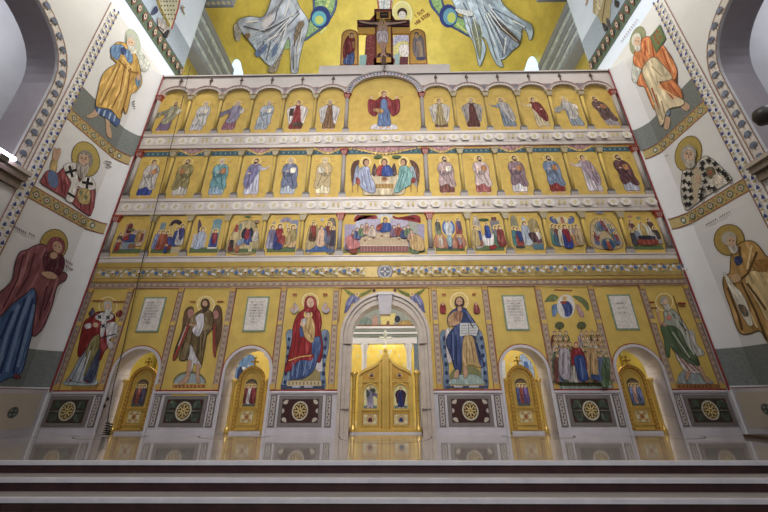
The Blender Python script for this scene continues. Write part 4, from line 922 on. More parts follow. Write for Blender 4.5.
# green robed saint far right
t = big_panel('saint_icon', 7.83, 8.96, 'large icon of a pale green robed saint, far right of the lowest row', group=GR2)
halo(t, 112, 84, 42, 4.659, 640, 285, (190, 152, 64))
A = PX(640, 285, 4.659)
A.poly([(175, 450), (180, 425), (210, 405), (290, 425), (325, 450), (330, 466), (178, 464)], (140, 152, 150)); A.rect(160, 468, 365, 488, (150, 96, 40))
for k in range(9): A.line([(180+k*18, 471), (184+k*18, 484)], 6, (120, 44, 30))
A.poly([(225, 222), (250, 225), (262, 280), (300, 325), (262, 335), (240, 300)], (176, 170, 164))
A.poly([(165, 330), (210, 350), (260, 385), (290, 410), (280, 418), (215, 410), (190, 380)], (190, 178, 170))
for p in ([(175, 335), (230, 408)], [(205, 355), (255, 408)], [(235, 370), (275, 408)]): A.line(p, 5, (150, 60, 50))
A.poly([(112, 130), (150, 120), (178, 145), (205, 185), (225, 225), (235, 290), (262, 340), (275, 380), (240, 370), (180, 335), (150, 300), (120, 240), (105, 200), (115, 165)], (150, 152, 138))
A.poly([(95, 200), (120, 196), (160, 200), (190, 230), (215, 290), (262, 345), (272, 378), (230, 370), (175, 325), (140, 290), (135, 340), (118, 330), (112, 260)], (80, 100, 64))
for p in ([(150, 140), (215, 220)], [(130, 210), (190, 320), (262, 372)], [(160, 210), (200, 290)]): A.line(p, 6, (56, 72, 50))
for p in ([(165, 150), (205, 240)], [(150, 225), (230, 345)], [(185, 205), (250, 330)]): A.line(p, 5, (176, 180, 164))
A.poly([(122, 150), (140, 145), (145, 165), (125, 168)], (190, 110, 90)); A.line([(80, 125), (92, 180), (120, 195)], 10, (196, 130, 104)); A.ell(80, 122, 6, 12, SKIN2)
A.line([(155, 55), (215, 240)], 3.5, (110, 66, 40))
A.poly([(215, 410), (235, 412), (222, 440), (208, 450), (212, 430)], SKIN); A.poly([(268, 385), (285, 388), (300, 425), (325, 458), (308, 460), (285, 425)], SKIN)
A.ell(112, 80, 20, 22, (160, 152, 138)); A.ell(118, 88, 13, 16, SKIN2); A.poly([(108, 94), (120, 100), (132, 92), (140, 118), (126, 128), (112, 114)], (170, 164, 150))
A.line([(40, 85), (68, 85)], 7, (150, 56, 36)); A.line([(48, 112), (78, 112)], 5, (150, 56, 36)); A.line([(175, 92), (212, 92)], 10, (140, 44, 30)); A.line([(180, 104), (212, 104)], 5, (140, 44, 30))
A.build('painted_saint', t)

# inscription panels with side arches cut into them
DIR = {-6.97: 'far left', -3.83: 'left', 3.83: 'right', 6.97: 'far right'}
for cx in (-6.97, -3.83, 3.83, 6.97):
    x0, x1 = cx-.70, cx+.70
    sg = 1 if cx > 0 else -1
    x0, x1 = (-7.72, -6.32) if cx == -6.97 else (-4.56, -3.165) if cx == -3.83 else (3.10, 4.525) if cx == 3.83 else (6.275, 7.65)
    t = big_panel('gold_panel', x0, x1, 'plain gold mosaic panel pierced by the %s side arch' % DIR[cx], 'mosaic', 'gold panels over the side arches', arch=(cx, .695, 1.57, .695))
    A = Art(front(-.0125)); A.line([(x0+.02, PT-.02), (x1-.02, PT-.02)], .018, (140, 52, 44))
    for x in (x0+.015, x1-.015): A.line([(x, PT), (x, 1.62 if abs(x-cx) < .7 else PB)], .018, (140, 52, 44))
    A.line([(cx+.715*math.cos(PI*k/24), 1.57+.715*math.sin(PI*k/24)) for k in range(25)], .02, (150, 40, 40))
    A.build('red_outline', t)
    # marble arch rim of the passage
    t = thing('marble_arch', (cx, 0, 0), 'white marble arch framing the %s side door' % DIR[cx], 'arch', 'marble arches of the side doors')
    m = MB(); m.ring(cx, 1.57, .62, .62, .695, .695, -.035, .02, MARB, n=32)
    m.build('arch_ring', t)
    for s in (-1, 1): MB().box(cx+s*.695 if s < 0 else cx+.62, cx-.62 if s < 0 else cx+.695, -.035, .02, 0, 1.57, MARB).build('jamb', t)
    # joints of the reveal
    m = MB()
    for z in (.42, .95, 1.5): m.box(cx-.623, cx-.617, 0, .6, z, z+.008, STONE); m.box(cx+.617, cx+.623, 0, .6, z, z+.008, STONE)
    m.build('joint_line', t)
    # inscription plaque
    pc = cx + (.0 if cx < 0 else 0)
    t = thing('inscription_plaque', (pc, -.03, 2.69), 'pale stone plaque with dark lettering above the %s side arch' % DIR[cx], 'plaque', 'inscription plaques')
    MB().box(pc-.34, pc+.34, -.03, -.012, 2.66, 3.72, paint((118, 142, 112))).build('green_frame', t)
    MB().box(pc-.295, pc+.295, -.036, -.03, 2.71, 3.67, paint((206, 196, 188))).build('stone_tablet', t)
    A = Art(front(-.0365)); rnd = random.Random(int(cx*10)); lines = {-6.97: 8, -3.83: 8, 3.83: 8, 6.97: 3}[cx]
    for r_ in range(lines):
        z = 3.52-r_*.088; wl = .2 if r_ < lines-2 else .1; x = pc-wl
        if cx == 6.97: z = 3.42-r_*.14; wl = .14; x = pc-wl
        while x < pc+wl:
            c = rnd.choice('IHTCOEN'); a = .022
            K = (86, 82, 80)
            if c in 'IHTEN': A.line([(x, z), (x, z+.045)], .007, K)
            if c in 'HN': A.line([(x+a, z), (x+a, z+.045)], .007, K)
            if c == 'H': A.line([(x, z+.022), (x+a, z+.022)], .007, K)
            if c == 'N': A.line([(x, z+.045), (x+a, z)], .007, K)
            if c in 'TE': A.line([(x, z+.045), (x+a, z+.045)], .007, K)
            if c == 'E': A.line([(x, z), (x+a, z)], .007, K)
            if c in 'CO': A.line([(x+a, z+.04), (x+.004, z+.04), (x+.002, z+.005), (x+a, z+.005)], .007, K)
            x += .04 if rnd.random() < .8 else .06
    A.build('lettering', t)

# main arch
t = big_panel('gold_panel', -1.39, 1.395, 'gold mosaic field with two small lilac angels in the corners above the main arch', 'mosaic', arch=(0, 1.26, 2.52, 1.28))
A = Art(pxfront(-.0135)).zoom(325, 280, 6.4)
for s in (0, 1):
    F = (lambda p: p) if s == 0 else (lambda p: (760-p[0], p[1]-1))
    Q = lambda pts: [F(p) for p in pts]
    A.poly(Q([(122, 58), (150, 70), (190, 95), (180, 105), (150, 92)]), (110, 120, 50)); A.poly(Q([(215, 95), (260, 75), (300, 58), (280, 80), (230, 106)]), (110, 120, 50))
    A.poly(Q([(170, 95), (205, 100), (222, 122), (200, 145), (170, 150), (150, 180), (130, 200), (128, 170), (140, 130)]), (110, 112, 160)); A.poly(Q([(140, 165), (165, 160), (140, 200), (120, 210)]), (90, 94, 150))
    A.line(Q([(180, 105), (150, 160)]), 5, (160, 164, 200)); A.line(Q([(195, 115), (165, 150)]), 4, (70, 72, 120)); A.ell(*F((205, 90)), 15, 16, (220, 188, 96)); A.ell(*F((204, 90)), 9, 10, SKIN); A.line(Q([(215, 120), (235, 118)]), 6, SKIN); A.ell(*F((313, 67)), 10, 10, (96, 50, 60))
A.line([(105, 50), (660, 50)], 4, (150, 60, 50)); A.line([(105, 50), (85, 270)], 4, (150, 60, 50)); A.line([(662, 50), (672, 270)], 4, (150, 60, 50))
A.build('painted_angel', t)
t = thing('marble_arch', (0, 0, 0), 'wide moulded marble arch with keystone around the central double doors', 'arch')
AM = mat('veined_arch_marble', (186, 172, 160), .4, 0, scale=3, c2=(166, 152, 142))
m = MB(); m.ring(0, 2.52, 1.20, 1.22, 1.29, 1.32, -.10, .0, AM, n=40); m.ring(0, 2.52, 1.10, 1.11, 1.20, 1.22, -.06, .0, AM, n=40); m.ring(0, 2.52, .97, .95, 1.10, 1.11, -.02, .03, AM, n=40); m.ring(0, 2.52, 1.195, 1.215, 1.21, 1.232, -.108, -.05, STONE, n=40)
m.build('arch_ring', t)
for s in (-1, 1):
    m = MB()
    for a, b, f in ((1.2, 1.29, -.10), (1.1, 1.2, -.06), (.97, 1.1, -.02)): m.box(min(s*a, s*b), max(s*a, s*b), f, .02, 0, 2.52, AM)
    m.box(min(s*1.197, s*1.207), max(s*1.197, s*1.207), -.106, 0, 0, 2.52, STONE)
    m.build('jamb', t)
m = MB(); k1, k0 = zp(294.5, -.22), zp(314, -.16); m.prism([(-.22, -.22, k1), (.22, -.22, k1), (.155, -.16, k0), (-.155, -.16, k0)], (0, .3, 0), MARB); m.box(-.25, .25, -.24, 0, k1, k1+.05, MARB); m.build('keystone', t)
m = MB()
for s in (-1, 1):
    for z in (.62, 2.3): m.box(min(s*.96, s*1.292), max(s*.96, s*1.292), -.103, 0, z, z+.008, STONE)
m.build('joint_line', t)

# ------------------------------------------------------------------ marble dado: mouldings and inlaid panels
t = thing('dado_moulding', (0, -.02, 1.0), 'thin white marble ledge with a red line under the large lower icons', 'moulding')
segs = [(-9.12, -7.67), (-6.27, -4.53), (-3.13, -1.3), (1.3, 3.13), (4.53, 6.27), (7.67, 9.12)]
m = MB(); m2 = MB()
for a, b in segs: m.profx([(0, .985), (-.04, 1.0), (-.05, 1.04), (-.04, 1.06), (0, 1.06)], a, b, MARB); m2.box(a, b, -.032, 0, 1.06, 1.10, mat('red_line_paint', (150, 42, 42), .5))
m.build('white_ledge', t); m2.build('red_line', t)
def rosette_panel(cx, inner, label):
    t = thing('inlaid_panel', (cx, -.02, .19), label, 'marble panel', 'inlaid wheel panels of the dado')
    w_, h_ = .59, .375; zc = .575
    MB().box(cx-w_, cx+w_, -.022, 0, zc-h_, zc+h_, mat('grey_inlay_frame', (110, 103, 100), .35, 0, .1, 8)).build('grey_border', t)
    base = (58, 34, 32) if inner else (54, 44, 38)
    MB().box(cx-w_+.1, cx+w_-.1, -.025, -.02, zc-h_+.09, zc+h_-.09, mat('dark_inlay_%d' % inner, base, .3, 0, .15, 10)).build('dark_field', t)
    A = Art(front(-.0255))
    if inner:
        for sx in (-1, 1):
            for sz in (-1, 1):
                A.poly([(cx+sx*.43, zc+sz*.25), (cx+sx*.34, zc+sz*.27), (cx+sx*.36, zc+sz*.18), (cx+sx*.42, zc+sz*.16), (cx+sx*.47, zc+sz*.19)], (182, 168, 150))
            A.poly([(cx+sx*.47, zc-.06), (cx+sx*.41, zc), (cx+sx*.47, zc+.06)], (182, 168, 150))
    else:
        for sx in (-1, 1):
            for sz in (-1, 1):
                A.poly([(cx+sx*.25, zc+sz*.06), (cx+sx*.42, zc+sz*.2), (cx+sx*.34, zc+sz*.26), (cx+sx*.24, zc+sz*.2)], (70, 84, 66)); A.poly([(cx+sx*.3, zc+sz*.1), (cx+sx*.46, zc+sz*.06), (cx+sx*.4, zc+sz*.2)], (62, 72, 60)); A.ell(cx+sx*.44, zc+sz*.24, .035, .03, (96, 40, 34))
            A.line([(cx+sx*.24, zc), (cx+sx*.5, zc)], .03, (110, 116, 100), True)
    A.build('leaf_inlay', t)
    A = Art(front(-.027)); A.ell(cx, zc, .215, .235, (186, 176, 150), n=28); A.ell(cx, zc, .175, .195, (64, 40, 34) if inner else (70, 60, 40), n=28)
    for k in range(8):
        a = PI*k/4; A.line([(cx+.05*math.cos(a), zc+.05*math.sin(a)), (cx+.15*math.cos(a), zc+.165*math.sin(a))], .035, (196, 168, 96)); b = a+PI/8; A.ell(cx+.145*math.cos(b), zc+.165*math.sin(b), .026, .026, (190, 150, 70), n=8)
    A.ell(cx, zc, .05, .055, (206, 176, 96)); A.cross(cx, zc, .04, .02, (120, 80, 40), 45)
    A.build('wheel_rosette', t)
    return t
for cx, inn, lab in ((-8.53, 0, 'dark inlaid marble panel with gold wheel, leftmost of the dado'), (-5.39, 0, 'dark green and gold wheel panel under the winged saint'), (-2.27, 1, 'maroon wheel panel with pale corner leaves under the enthroned woman'),
                     (2.24, 1, 'maroon wheel panel with pale corner leaves under the enthroned man'), (5.40, 0, 'dark green and gold wheel panel under the crowd icon'), (8.50, 0, 'dark inlaid marble panel with gold wheel, rightmost of the dado')):
    rosette_panel(cx, inn, lab)
SL = [(-7.79, 'right of the leftmost wheel panel'), (-6.16, 'just right of the far left side door'), (-4.66, 'just left of the left side door'), (-3.01, 'just right of the left side door'), (-1.52, 'just left of the main arch'),
      (1.50, 'just right of the main arch'), (2.99, 'just left of the right side door'), (4.66, 'just right of the right side door'), (6.14, 'just left of the far right side door'), (7.76, 'just right of the far right side door')]
def slim(cx, label):
    t = thing('slim_inlaid_panel', (cx, -.02, .19), 'slim dark-edged inlaid marble strip ' + label, 'marble panel', 'slim inlaid strips of the dado')
    MB().box(cx-.085, cx+.085, -.02, 0, .19, .96, STOND).build('dark_border', t)
    MB().box(cx-.055, cx+.055, -.023, -.02, .22, .93, paint((170, 158, 150))).build('pale_field', t)
    A = Art(front(-.0235))
    for k in range(9): A.ell(cx + (.012 if k % 2 else -.012), .27+k*.076, .02, .026, (84, 60, 60) if k % 2 else (70, 76, 100), n=8)
    A.build('bead_inlay', t); return t
for cx, lab in SL: slim(cx, lab)

# ================================================================== DOORS
def side_door(cx, label, scheme):
    YD = .40
    t = thing('side_door', (cx, YD, 0), label, 'door', 'gilded side doors')
    m = MB(); n = 20; r = .36; zs = 1.36
    out = [(cx-.43, .06), (cx+.43, .06), (cx+.43, 1.33), (cx+r, 1.35)] + [(cx+r*math.cos(PI*k/n), zs+r*1.02*math.sin(PI*k/n)) for k in range(1, n)] + [(cx-r, 1.35), (cx-.43, 1.33)]
    m.xz(out, YD, YD+.06, BRASS); m.build('door_leaf', t)
    m = MB(); m.ring(cx, zs, r-.07, r-.07, r+.02, r+.02, YD-.05, YD, BRASSD); m.ring(cx, zs, r-.14, r-.14, r-.10, r-.10, YD-.03, YD, BRASS)
    for s in (-1, 1): m.box(cx+s*.33-.045, cx+s*.33+.045, YD-.04, YD, .1, 1.35, BRASSD); m.box(cx+s*.25-.02, cx+s*.25+.02, YD-.03, YD, .62, 1.33, BRASS)
    for z in (.08, .2, .56, .62): m.box(cx-.3, cx+.3, YD-.035, YD, z, z+.03, BRASS)
    m.build('relief_frame', t)
    m = MB()
    for k in range(11): m.lathe([(.012, .0+zs), (.012, zs+.02)], cx+(r-.025)*math.cos(PI*(k+.5)/11), YD-.05, BRASS, 6) if 0 else m.box(cx+(r-.025)*math.cos(PI*(k+.5)/11)-.014, cx+(r-.025)*math.cos(PI*(k+.5)/11)+.014, YD-.065, YD-.04, zs+(r-.025)*math.sin(PI*(k+.5)/11)-.014, zs+(r-.025)*math.sin(PI*(k+.5)/11)+.014, BRASS)
    for z in [ .15+.1*k for k in range(13)]:
        for s in (-1, 1): m.box(cx+s*.33-.018, cx+s*.33+.018, YD-.055, YD-.03, z, z+.05, BRASS)
    m.build('bead_relief', t)
    m = MB(); m.box(cx-.17, cx+.17, YD-.015, YD-.005, .68, 1.22, paint((70, 66, 60))); m.ring(cx, 1.22, .005, .005, .17, .17, YD-.015, YD-.005, paint((70, 66, 60))); ic = m.build('icon_panel', t)
    A = Art(front(YD-.016)); A.rect(cx-.16, .70, cx+.16, .80, (84, 112, 104)); A.ell(cx, 1.24, .12, .1, (120, 90, 60))
    cols = scheme
    for k, c in enumerate(cols): mini(A, cx-.09+.09*k, .76, .50, c, dk(c, 1.3), hair=(96, 62, 46))
    A.build('painted_figure', ic)
    m = MB(); m.box(cx-.16, cx+.16, YD-.02, YD-.005, .27, .55, paint((206, 190, 140))); ic = m.build('lower_panel', t)
    A = Art(front(YD-.021)); A.ell(cx, .41, .07, .08, (186, 124, 60)); A.ell(cx, .41, .035, .04, (140, 80, 50))
    for sx in (-1, 1):
        for sz in (-1, 1): A.poly([(cx+sx*.05, .41+sz*.05), (cx+sx*.14, .41+sz*.06), (cx+sx*.12, .41+sz*.12), (cx+sx*.05, .41+sz*.12)], (176, 140, 76))
    A.build('scroll_ornament', ic)
    for s in (-1, 1):
        m = MB(); x = cx+s*.50; m.lathe([(.075, 0), (.075, .10), (.055, .14), (.045, .18), (.045, 1.18), (.06, 1.22), (.045, 1.25), (.085, 1.33), (.09, 1.38), (.05, 1.40)], x, YD, BRASS, 12)
        m.build('side_column', t, True)
    m = MB(); m.box(cx-.02, cx+.02, YD, YD+.03, zs+r, zs+r+.19, BRASSD); m.box(cx-.08, cx+.08, YD, YD+.03, zs+r+.13, zs+r+.165, BRASSD); m.box(cx-.10, cx+.10, YD-.01, YD+.04, zs+r, zs+r+.04, BRASS)
    for dx, dz in ((-.08, .147), (.08, .147), (0, .24)): m.xz([(cx+dx+.03*math.cos(PI*k/4), zs+r+dz+.03*math.sin(PI*k/4)) for k in range(8)], YD-.005, YD+.035, BRASSD)
    m.build('top_cross', t)
    MB().box(cx-.56, cx+.56, YD-.03, YD+.10, 0, .06, MARB).build('glare_threshold', t)  # pale slab standing in for the glare along the door foot
    return t
side_door(-6.97, 'gilded door with a red and pale figure icon in the far left side arch', [(90, 60, 66), (150, 70, 50), (70, 60, 80)])
side_door(-3.83, 'gilded door with a pale figure between two dark red ones in the left side arch', [(120, 44, 48), (176, 170, 166), (120, 40, 44)])
side_door(3.83, 'gilded door with three blue and red figures in the right side arch', [(76, 84, 130), (150, 66, 50), (90, 66, 120)])
side_door(6.97, 'gilded door with a blue and pink figure icon in the far right side arch', [(96, 104, 150), (180, 130, 110), (90, 100, 140)])

YD = .45
t = thing('double_door', (0, YD, 0), 'large gilded double doors with an ogee crown in the main arch', 'door')
def ogee(x):   # top edge over |x|
    P_ = [(0, 2.15), (.06, 2.08), (.14, 1.95), (.25, 1.84), (.4, 1.75), (.58, 1.68), (.72, 1.60), (.78, 1.44)]
    for (a, za), (b, zb) in zip(P_, P_[1:]):
        if a <= x <= b: return za + (zb-za)*(x-a)/(b-a)
    return 1.44
for s in (-1, 1):
    m = MB(); xs = [.015, .06, .1, .14, .2, .25, .32, .4, .48, .55, .62, .68, .72, .78]
    m.xz([(s*xs[0], .1)] + [(s*x, ogee(x)) for x in xs] + [(s*.78, .1)], YD, YD+.05, BRASSD); lf = m.build('door_leaf', t)
    m = MB()
    for a, b in zip(xs, xs[1:]): m.xz([(s*a, ogee(a)-.09), (s*b, ogee(b)-.09), (s*b, ogee(b)), (s*a, ogee(a))], YD-.05, YD, BRASS)
    m.box(min(s*.66, s*.78), max(s*.66, s*.78), YD-.045, YD, .1, 1.46, BRASS); m.box(min(s*.02, s*.09), max(s*.02, s*.09), YD-.045, YD, .1, 2.05, BRASS); m.box(min(s*.13, s*.19), max(s*.13, s*.19), YD-.03, YD, .1, 1.9, BRASS)
    for z, h in ((.1, .06), (.17, .03), (.56, .05), (1.29, .04), (1.34, .02)): m.box(min(s*.19, s*.66), max(s*.19, s*.66), YD-.035, YD, z, z+h, BRASS)
    m.ring(s*.425, 1.02, .195, .22, .235, .265, YD-.05, YD, BRASS)
    for q in (-1, 1): m.box(s*.425+q*.215-.02, s*.425+q*.215+.02, YD-.05, YD, .58, 1.02, BRASS)
    m.build('relief_frame', lf)
    m = MB()
    for k in range(26): z = .2+k*.06; m.box(s*.105-.008, s*.105+.008, YD-.055, YD-.02, z, z+.03, BRASS)
    for k in range(6):
        x = s*(.23+.07*k); m.box(x-.012, x+.012, YD-.05, YD-.03, .48, .54, BRASS); m.box(x-.012, x+.012, YD-.05, YD-.03, 1.335, 1.37, BRASS)
    m.build('bead_relief', lf)
    m = MB(); m.box(s*.425-.19, s*.425+.19, YD-.012, YD, .60, 1.02, paint((206, 196, 130))); m.ring(s*.425, 1.02, .01, .01, .19, .215, YD-.012, YD, paint((206, 196, 130))); ic = m.build('icon_panel', t)
    A = Art(front(YD-.013)); cx = s*.425; A.rect(cx-.18, .60, cx+.18, .69, (96, 120, 110))
    if s < 0:
        saint(A, cx, .63, .56, (150, 140, 170), (130, 120, 150), hair=(80, 60, 50), pose='fly', face=-1, wd=1.2); A.poly([(cx-.02, 1.0), (cx-.12, 1.12), (cx-.1, .9)], (60, 70, 60)); A.poly([(cx-.03, 1.1), (cx+.1, 1.14), (cx+.14, 1.04), (cx+.04, 1.04)], (60, 74, 60))
    else:
        saint(A, cx, .63, .56, (36, 44, 110), (60, 36, 56), hair=(70, 40, 50), pose='open', wd=1.1)
    A.build('painted_figure', ic)
    m = MB(); m.box(cx-.19, cx+.19, YD-.02, YD, .21, .47, paint((196, 176, 120))); ic = m.build('lower_panel', t)
    A = Art(front(YD-.022)); A.ell(cx, .355, .095, .095, (180, 110, 60)); A.ell(cx, .355, .08, .08, (196, 166, 110)); A.poly([(cx-.05, .29), (cx-.05, .36), (cx, .41), (cx+.05, .36), (cx+.05, .29)], (100, 40, 50) if s < 0 else (44, 60, 120)); A.ell(cx, .40, .022, .026, SKIN)
    for sx in (-1, 1):
        for sz in (-1, 1): A.ell(cx+sx*.13, .355+sz*.08, .02, .02, (226, 214, 170))
    A.build('painted_medallion', ic)
    cx = s*.40; m = MB(); m.ring(cx, 1.50, .07, .07, .095, .095, YD-.045, YD, BRASS, 0, 2*PI); ic = m.build('round_frame', t)
    A = Art(front(YD-.012)); A.ell(cx, 1.50, .075, .075, (206, 186, 130)); A.poly([(cx-.055, 1.45), (cx-.04, 1.50), (cx, 1.52), (cx+.04, 1.50), (cx+.055, 1.45), (cx, 1.43)], (96, 50, 60)); A.ell(cx, 1.53, .022, .028, SKIN)
    A.build('painted_medallion', ic)
    m = MB(); m.lathe([(.10, 0), (.10, .12), (.07, .16), (.055, .2), (.055, 1.36), (.075, 1.39), (.055, 1.43), (.10, 1.52), (.11, 1.57), (.06, 1.59), (.015, 1.64), (.0, 1.65)], s*.90, YD, BRASS, 14)
    for z in (.5, .8, 1.1): m.lathe([(.06, z), (.064, z+.01), (.06, z+.02)], s*.90, YD, BRASSD, 14)
    m.build('side_column', t, True)
m = MB(); m.box(-.015, .015, YD-.06, YD+.02, .1, 2.12, BRASS); m.lathe([(.05, 2.10), (.06, 2.18), (.03, 2.24)], 0, YD, BRASS, 10); m.build('centre_bead', t)
PALE = mat('pale_gilt_metal', (232, 226, 200), .35, .2)
m = MB(); m.box(-.025, .025, YD, YD+.03, 2.2, 2.72, PALE); m.box(-.14, .14, YD, YD+.03, 2.53, 2.58, PALE); m.box(-.07, .07, YD, YD+.03, 2.64, 2.67, PALE)
for dx, dz in ((-.15, 2.555), (.15, 2.555), (0, 2.74)): m.xz([(dx+.04*math.cos(PI*k/4), dz+.04*math.sin(PI*k/4)) for k in range(8)], YD-.005, YD+.035, PALE)
for s in (-1, 1): m.xz([(s*.08, 2.16), (s*.2, 2.22), (s*.16, 2.10), (s*.1, 2.06)], YD, YD+.03, PALE)
m.build('crowning_cross', t)
MB().box(-.96, .96, YD-.08, YD+.12, 0, .10, BRASS).box(-.96, .96, YD-.10, YD-.08, .0, .035, MARB).build('glare_threshold', t)  # brass sill; pale front strip stands in for reflected glare

# ================================================================== altar room seen through the arches
struct('wall_altar', MB().box(-10.5, 10.5, 6.0, 6.2, 0, 9, mat('altar_gold_wall', (214, 184, 84), .5, .15, .1, 2)))
A = Art(front(5.99)); rnd = random.Random(2)
for i in range(44):
    for k in range(11): A.ell(-10+i*.47+(.23 if k % 2 else 0), 1.4+k*.4, .05, .05, (196, 196, 150), n=8)
props(A.build('star_mosaic'), 'pale blue star pattern over the gold wall of the altar room', 'mosaic', kind='stuff')
t = thing('altar_canopy', (0, 3.4, 0), 'white columned canopy with grey cornice seen through the main arch', 'canopy')
WM = mat('white_canopy_marble', (226, 226, 226), .35)
p0 = at(352, 343.5, 'Y', 3.2).z; p1 = at(352, 336.5, 'Y', 3.2).z
MB().box(-1.42, 1.18, 3.2, 3.5, p0, p1, WM).build('lintel', t)
zb_, zt_ = at(352, 336.5, 'Y', 3.1).z, at(352, 326, 'Y', 3.1).z
m = MB(); GS = mat('grey_green_moulding', (132, 140, 128), .5)
for k in range(4): m.box(-1.5-.03*k, 1.3+.03*k, 3.15-.03*k, 3.5, zb_+(zt_-zb_)*k/4, zb_+(zt_-zb_)*(k+.85)/4, GS if k % 2 == 0 else WM)
m.build('cornice', t)
MB().box(-1.6, 1.4, 3.1, 3.5, zt_, zt_+.05, paint((150, 90, 64))).build('brown_fillet', t)
for x in (at(364, 350, 'Y', 3.3).x, at(408.3, 350, 'Y', 3.3).x):
    m = MB(); m.lathe([(.13, 0), (.13, .1), (.1, .14), (.095, p0-.3), (.10, p0-.28), (.17, p0-.04), (.17, p0)], x, 3.35, WM, 16); m.build('column', t, True)
bx_ = at(416, 350, 'Y', 3.3).x
MB().box(bx_-.09, bx_+.09, 3.25, 3.5, 0, zb_, paint((110, 132, 150))).build('blue_pillar', t)
t = thing('altar_mural', (0, 3.6, zt_+.05), 'grey-blue mural with a gold window shape high behind the main arch', 'mural')
MB().box(-2.4, 2.2, 3.6, 3.7, zt_+.05, zt_+1.9, paint((150, 160, 150))).build('wall_slab', t)
A = Art(pxfront(3.59)).zoom(325, 280, 6.4)
A.raw([(350, 215), (450, 215), (440, 290), (360, 290)], (226, 206, 110)); A.ell(462, 250, 18, 22, (50, 60, 80)); A.poly([(225, 260), (260, 240), (300, 262), (330, 285), (225, 290)], (116, 140, 130)); A.poly([(305, 235), (330, 230), (335, 285), (300, 285)], (190, 150, 130)); A.poly([(480, 265), (540, 262), (545, 290), (470, 290)], (186, 150, 70)); A.poly([(395, 268), (405, 262), (410, 290), (392, 290)], (110, 80, 60))
A.build('painted_scene', t)
# painted patches on the altar wall behind the side arches
def patch(label, Y, items):
    A = Art(pxfront(Y))
    for pts, c in items: A.poly(pts, c) if len(pts) > 4 else A.raw(pts, c)
    props(A.build('altar_mural'), label, 'mural')
patch('blue and white mural glimpsed through the left side arch', 5.95, [([(236, 380), (236, 366), (243, 358), (250, 354), (254, 360), (252, 380)], (96, 140, 200)), ([(240, 378), (240, 370), (244, 366), (248, 372), (247, 380)], (206, 216, 226)), ([(237, 373), (240, 366), (243, 372), (242, 380), (237, 380)], (44, 60, 110))])
patch('blue and white mural glimpsed through the right side arch', 5.95, [([(520, 356), (526, 358), (532, 366), (533, 380), (519, 380)], (150, 180, 220)), ([(523, 362), (527, 362), (529, 372), (524, 374)], (70, 110, 190)), ([(500.5, 362), (504.5, 360), (505, 380), (500.5, 380)], (206, 210, 214))])
# ================================================================== SIDE WALL MURALS
def wallS(s, off=.004): return lambda x, y, n: at(x, y, 'X', s*(WS - off - .0008*n))
def wallYZ(s, off=.004): return lambda Y, z, n: Vector((s*(WS - off - .0008*n), Y, z))
OCH = (176, 150, 84)
YE = -.50      # where the flat wall gives way to the cove
def flower_band(s, z0, z1, Y0, label, cols=(OCH, (96, 110, 96), (150, 70, 60)), Y1=YE, cove=True):
    t = thing('painted_band', (s*WS, (Y0+Y1)/2, z0), label, 'painted band', 'ornament bands on the side walls')
    A = Art(wallYZ(s)); A.rect(Y0, z0, Y1, z1, cols[0]); h = z1-z0
    for z in (z0+.02, z1-.02): A.line([(Y0, z), (Y1, z)], .03, cols[2])
    n = int(abs(Y1-Y0)/.30); 
    for k in range(n):
        y = Y0+(k+.5)*(Y1-Y0)/n
        A.raw([(y-.11, (z0+z1)/2), (y, z0+h*.16), (y+.11, (z0+z1)/2), (y, z1-h*.16)], cols[1]); A.ell(y, (z0+z1)/2, .06, h*.16, (196, 184, 150), n=8); A.ell(y, (z0+z1)/2, .03, h*.08, cols[2], n=8)
        A.ell(y+.15, z0+h*.25, .025, .03, cols[2], n=6); A.ell(y+.15, z1-h*.25, .025, .03, cols[2], n=6)
    A.build('ornament_band', t)
    if cove:
        A = Art(lambda u, z, n: Vector((s*(W + .38*u**.9 - .006-.001*n), -.10 - .42*u**1.9 - .004, z)))
        for k in range(2, 10): A.rect(k/10, z0, (k+1)/10, z1, cols[0])
        A.ell(.8, (z0+z1)/2, .1, h*.3, cols[1], n=10); A.ell(.8, (z0+z1)/2, .05, h*.14, (196, 184, 150), n=10)
        for z in (z0+.02, z1-.02):
            for k in range(2, 10): A.rect(k/10, z-.015, (k+1)/10, z+.015, cols[2])
        A.build('band_end', t)
    return t
side = {-1: 'left', 1: 'right'}
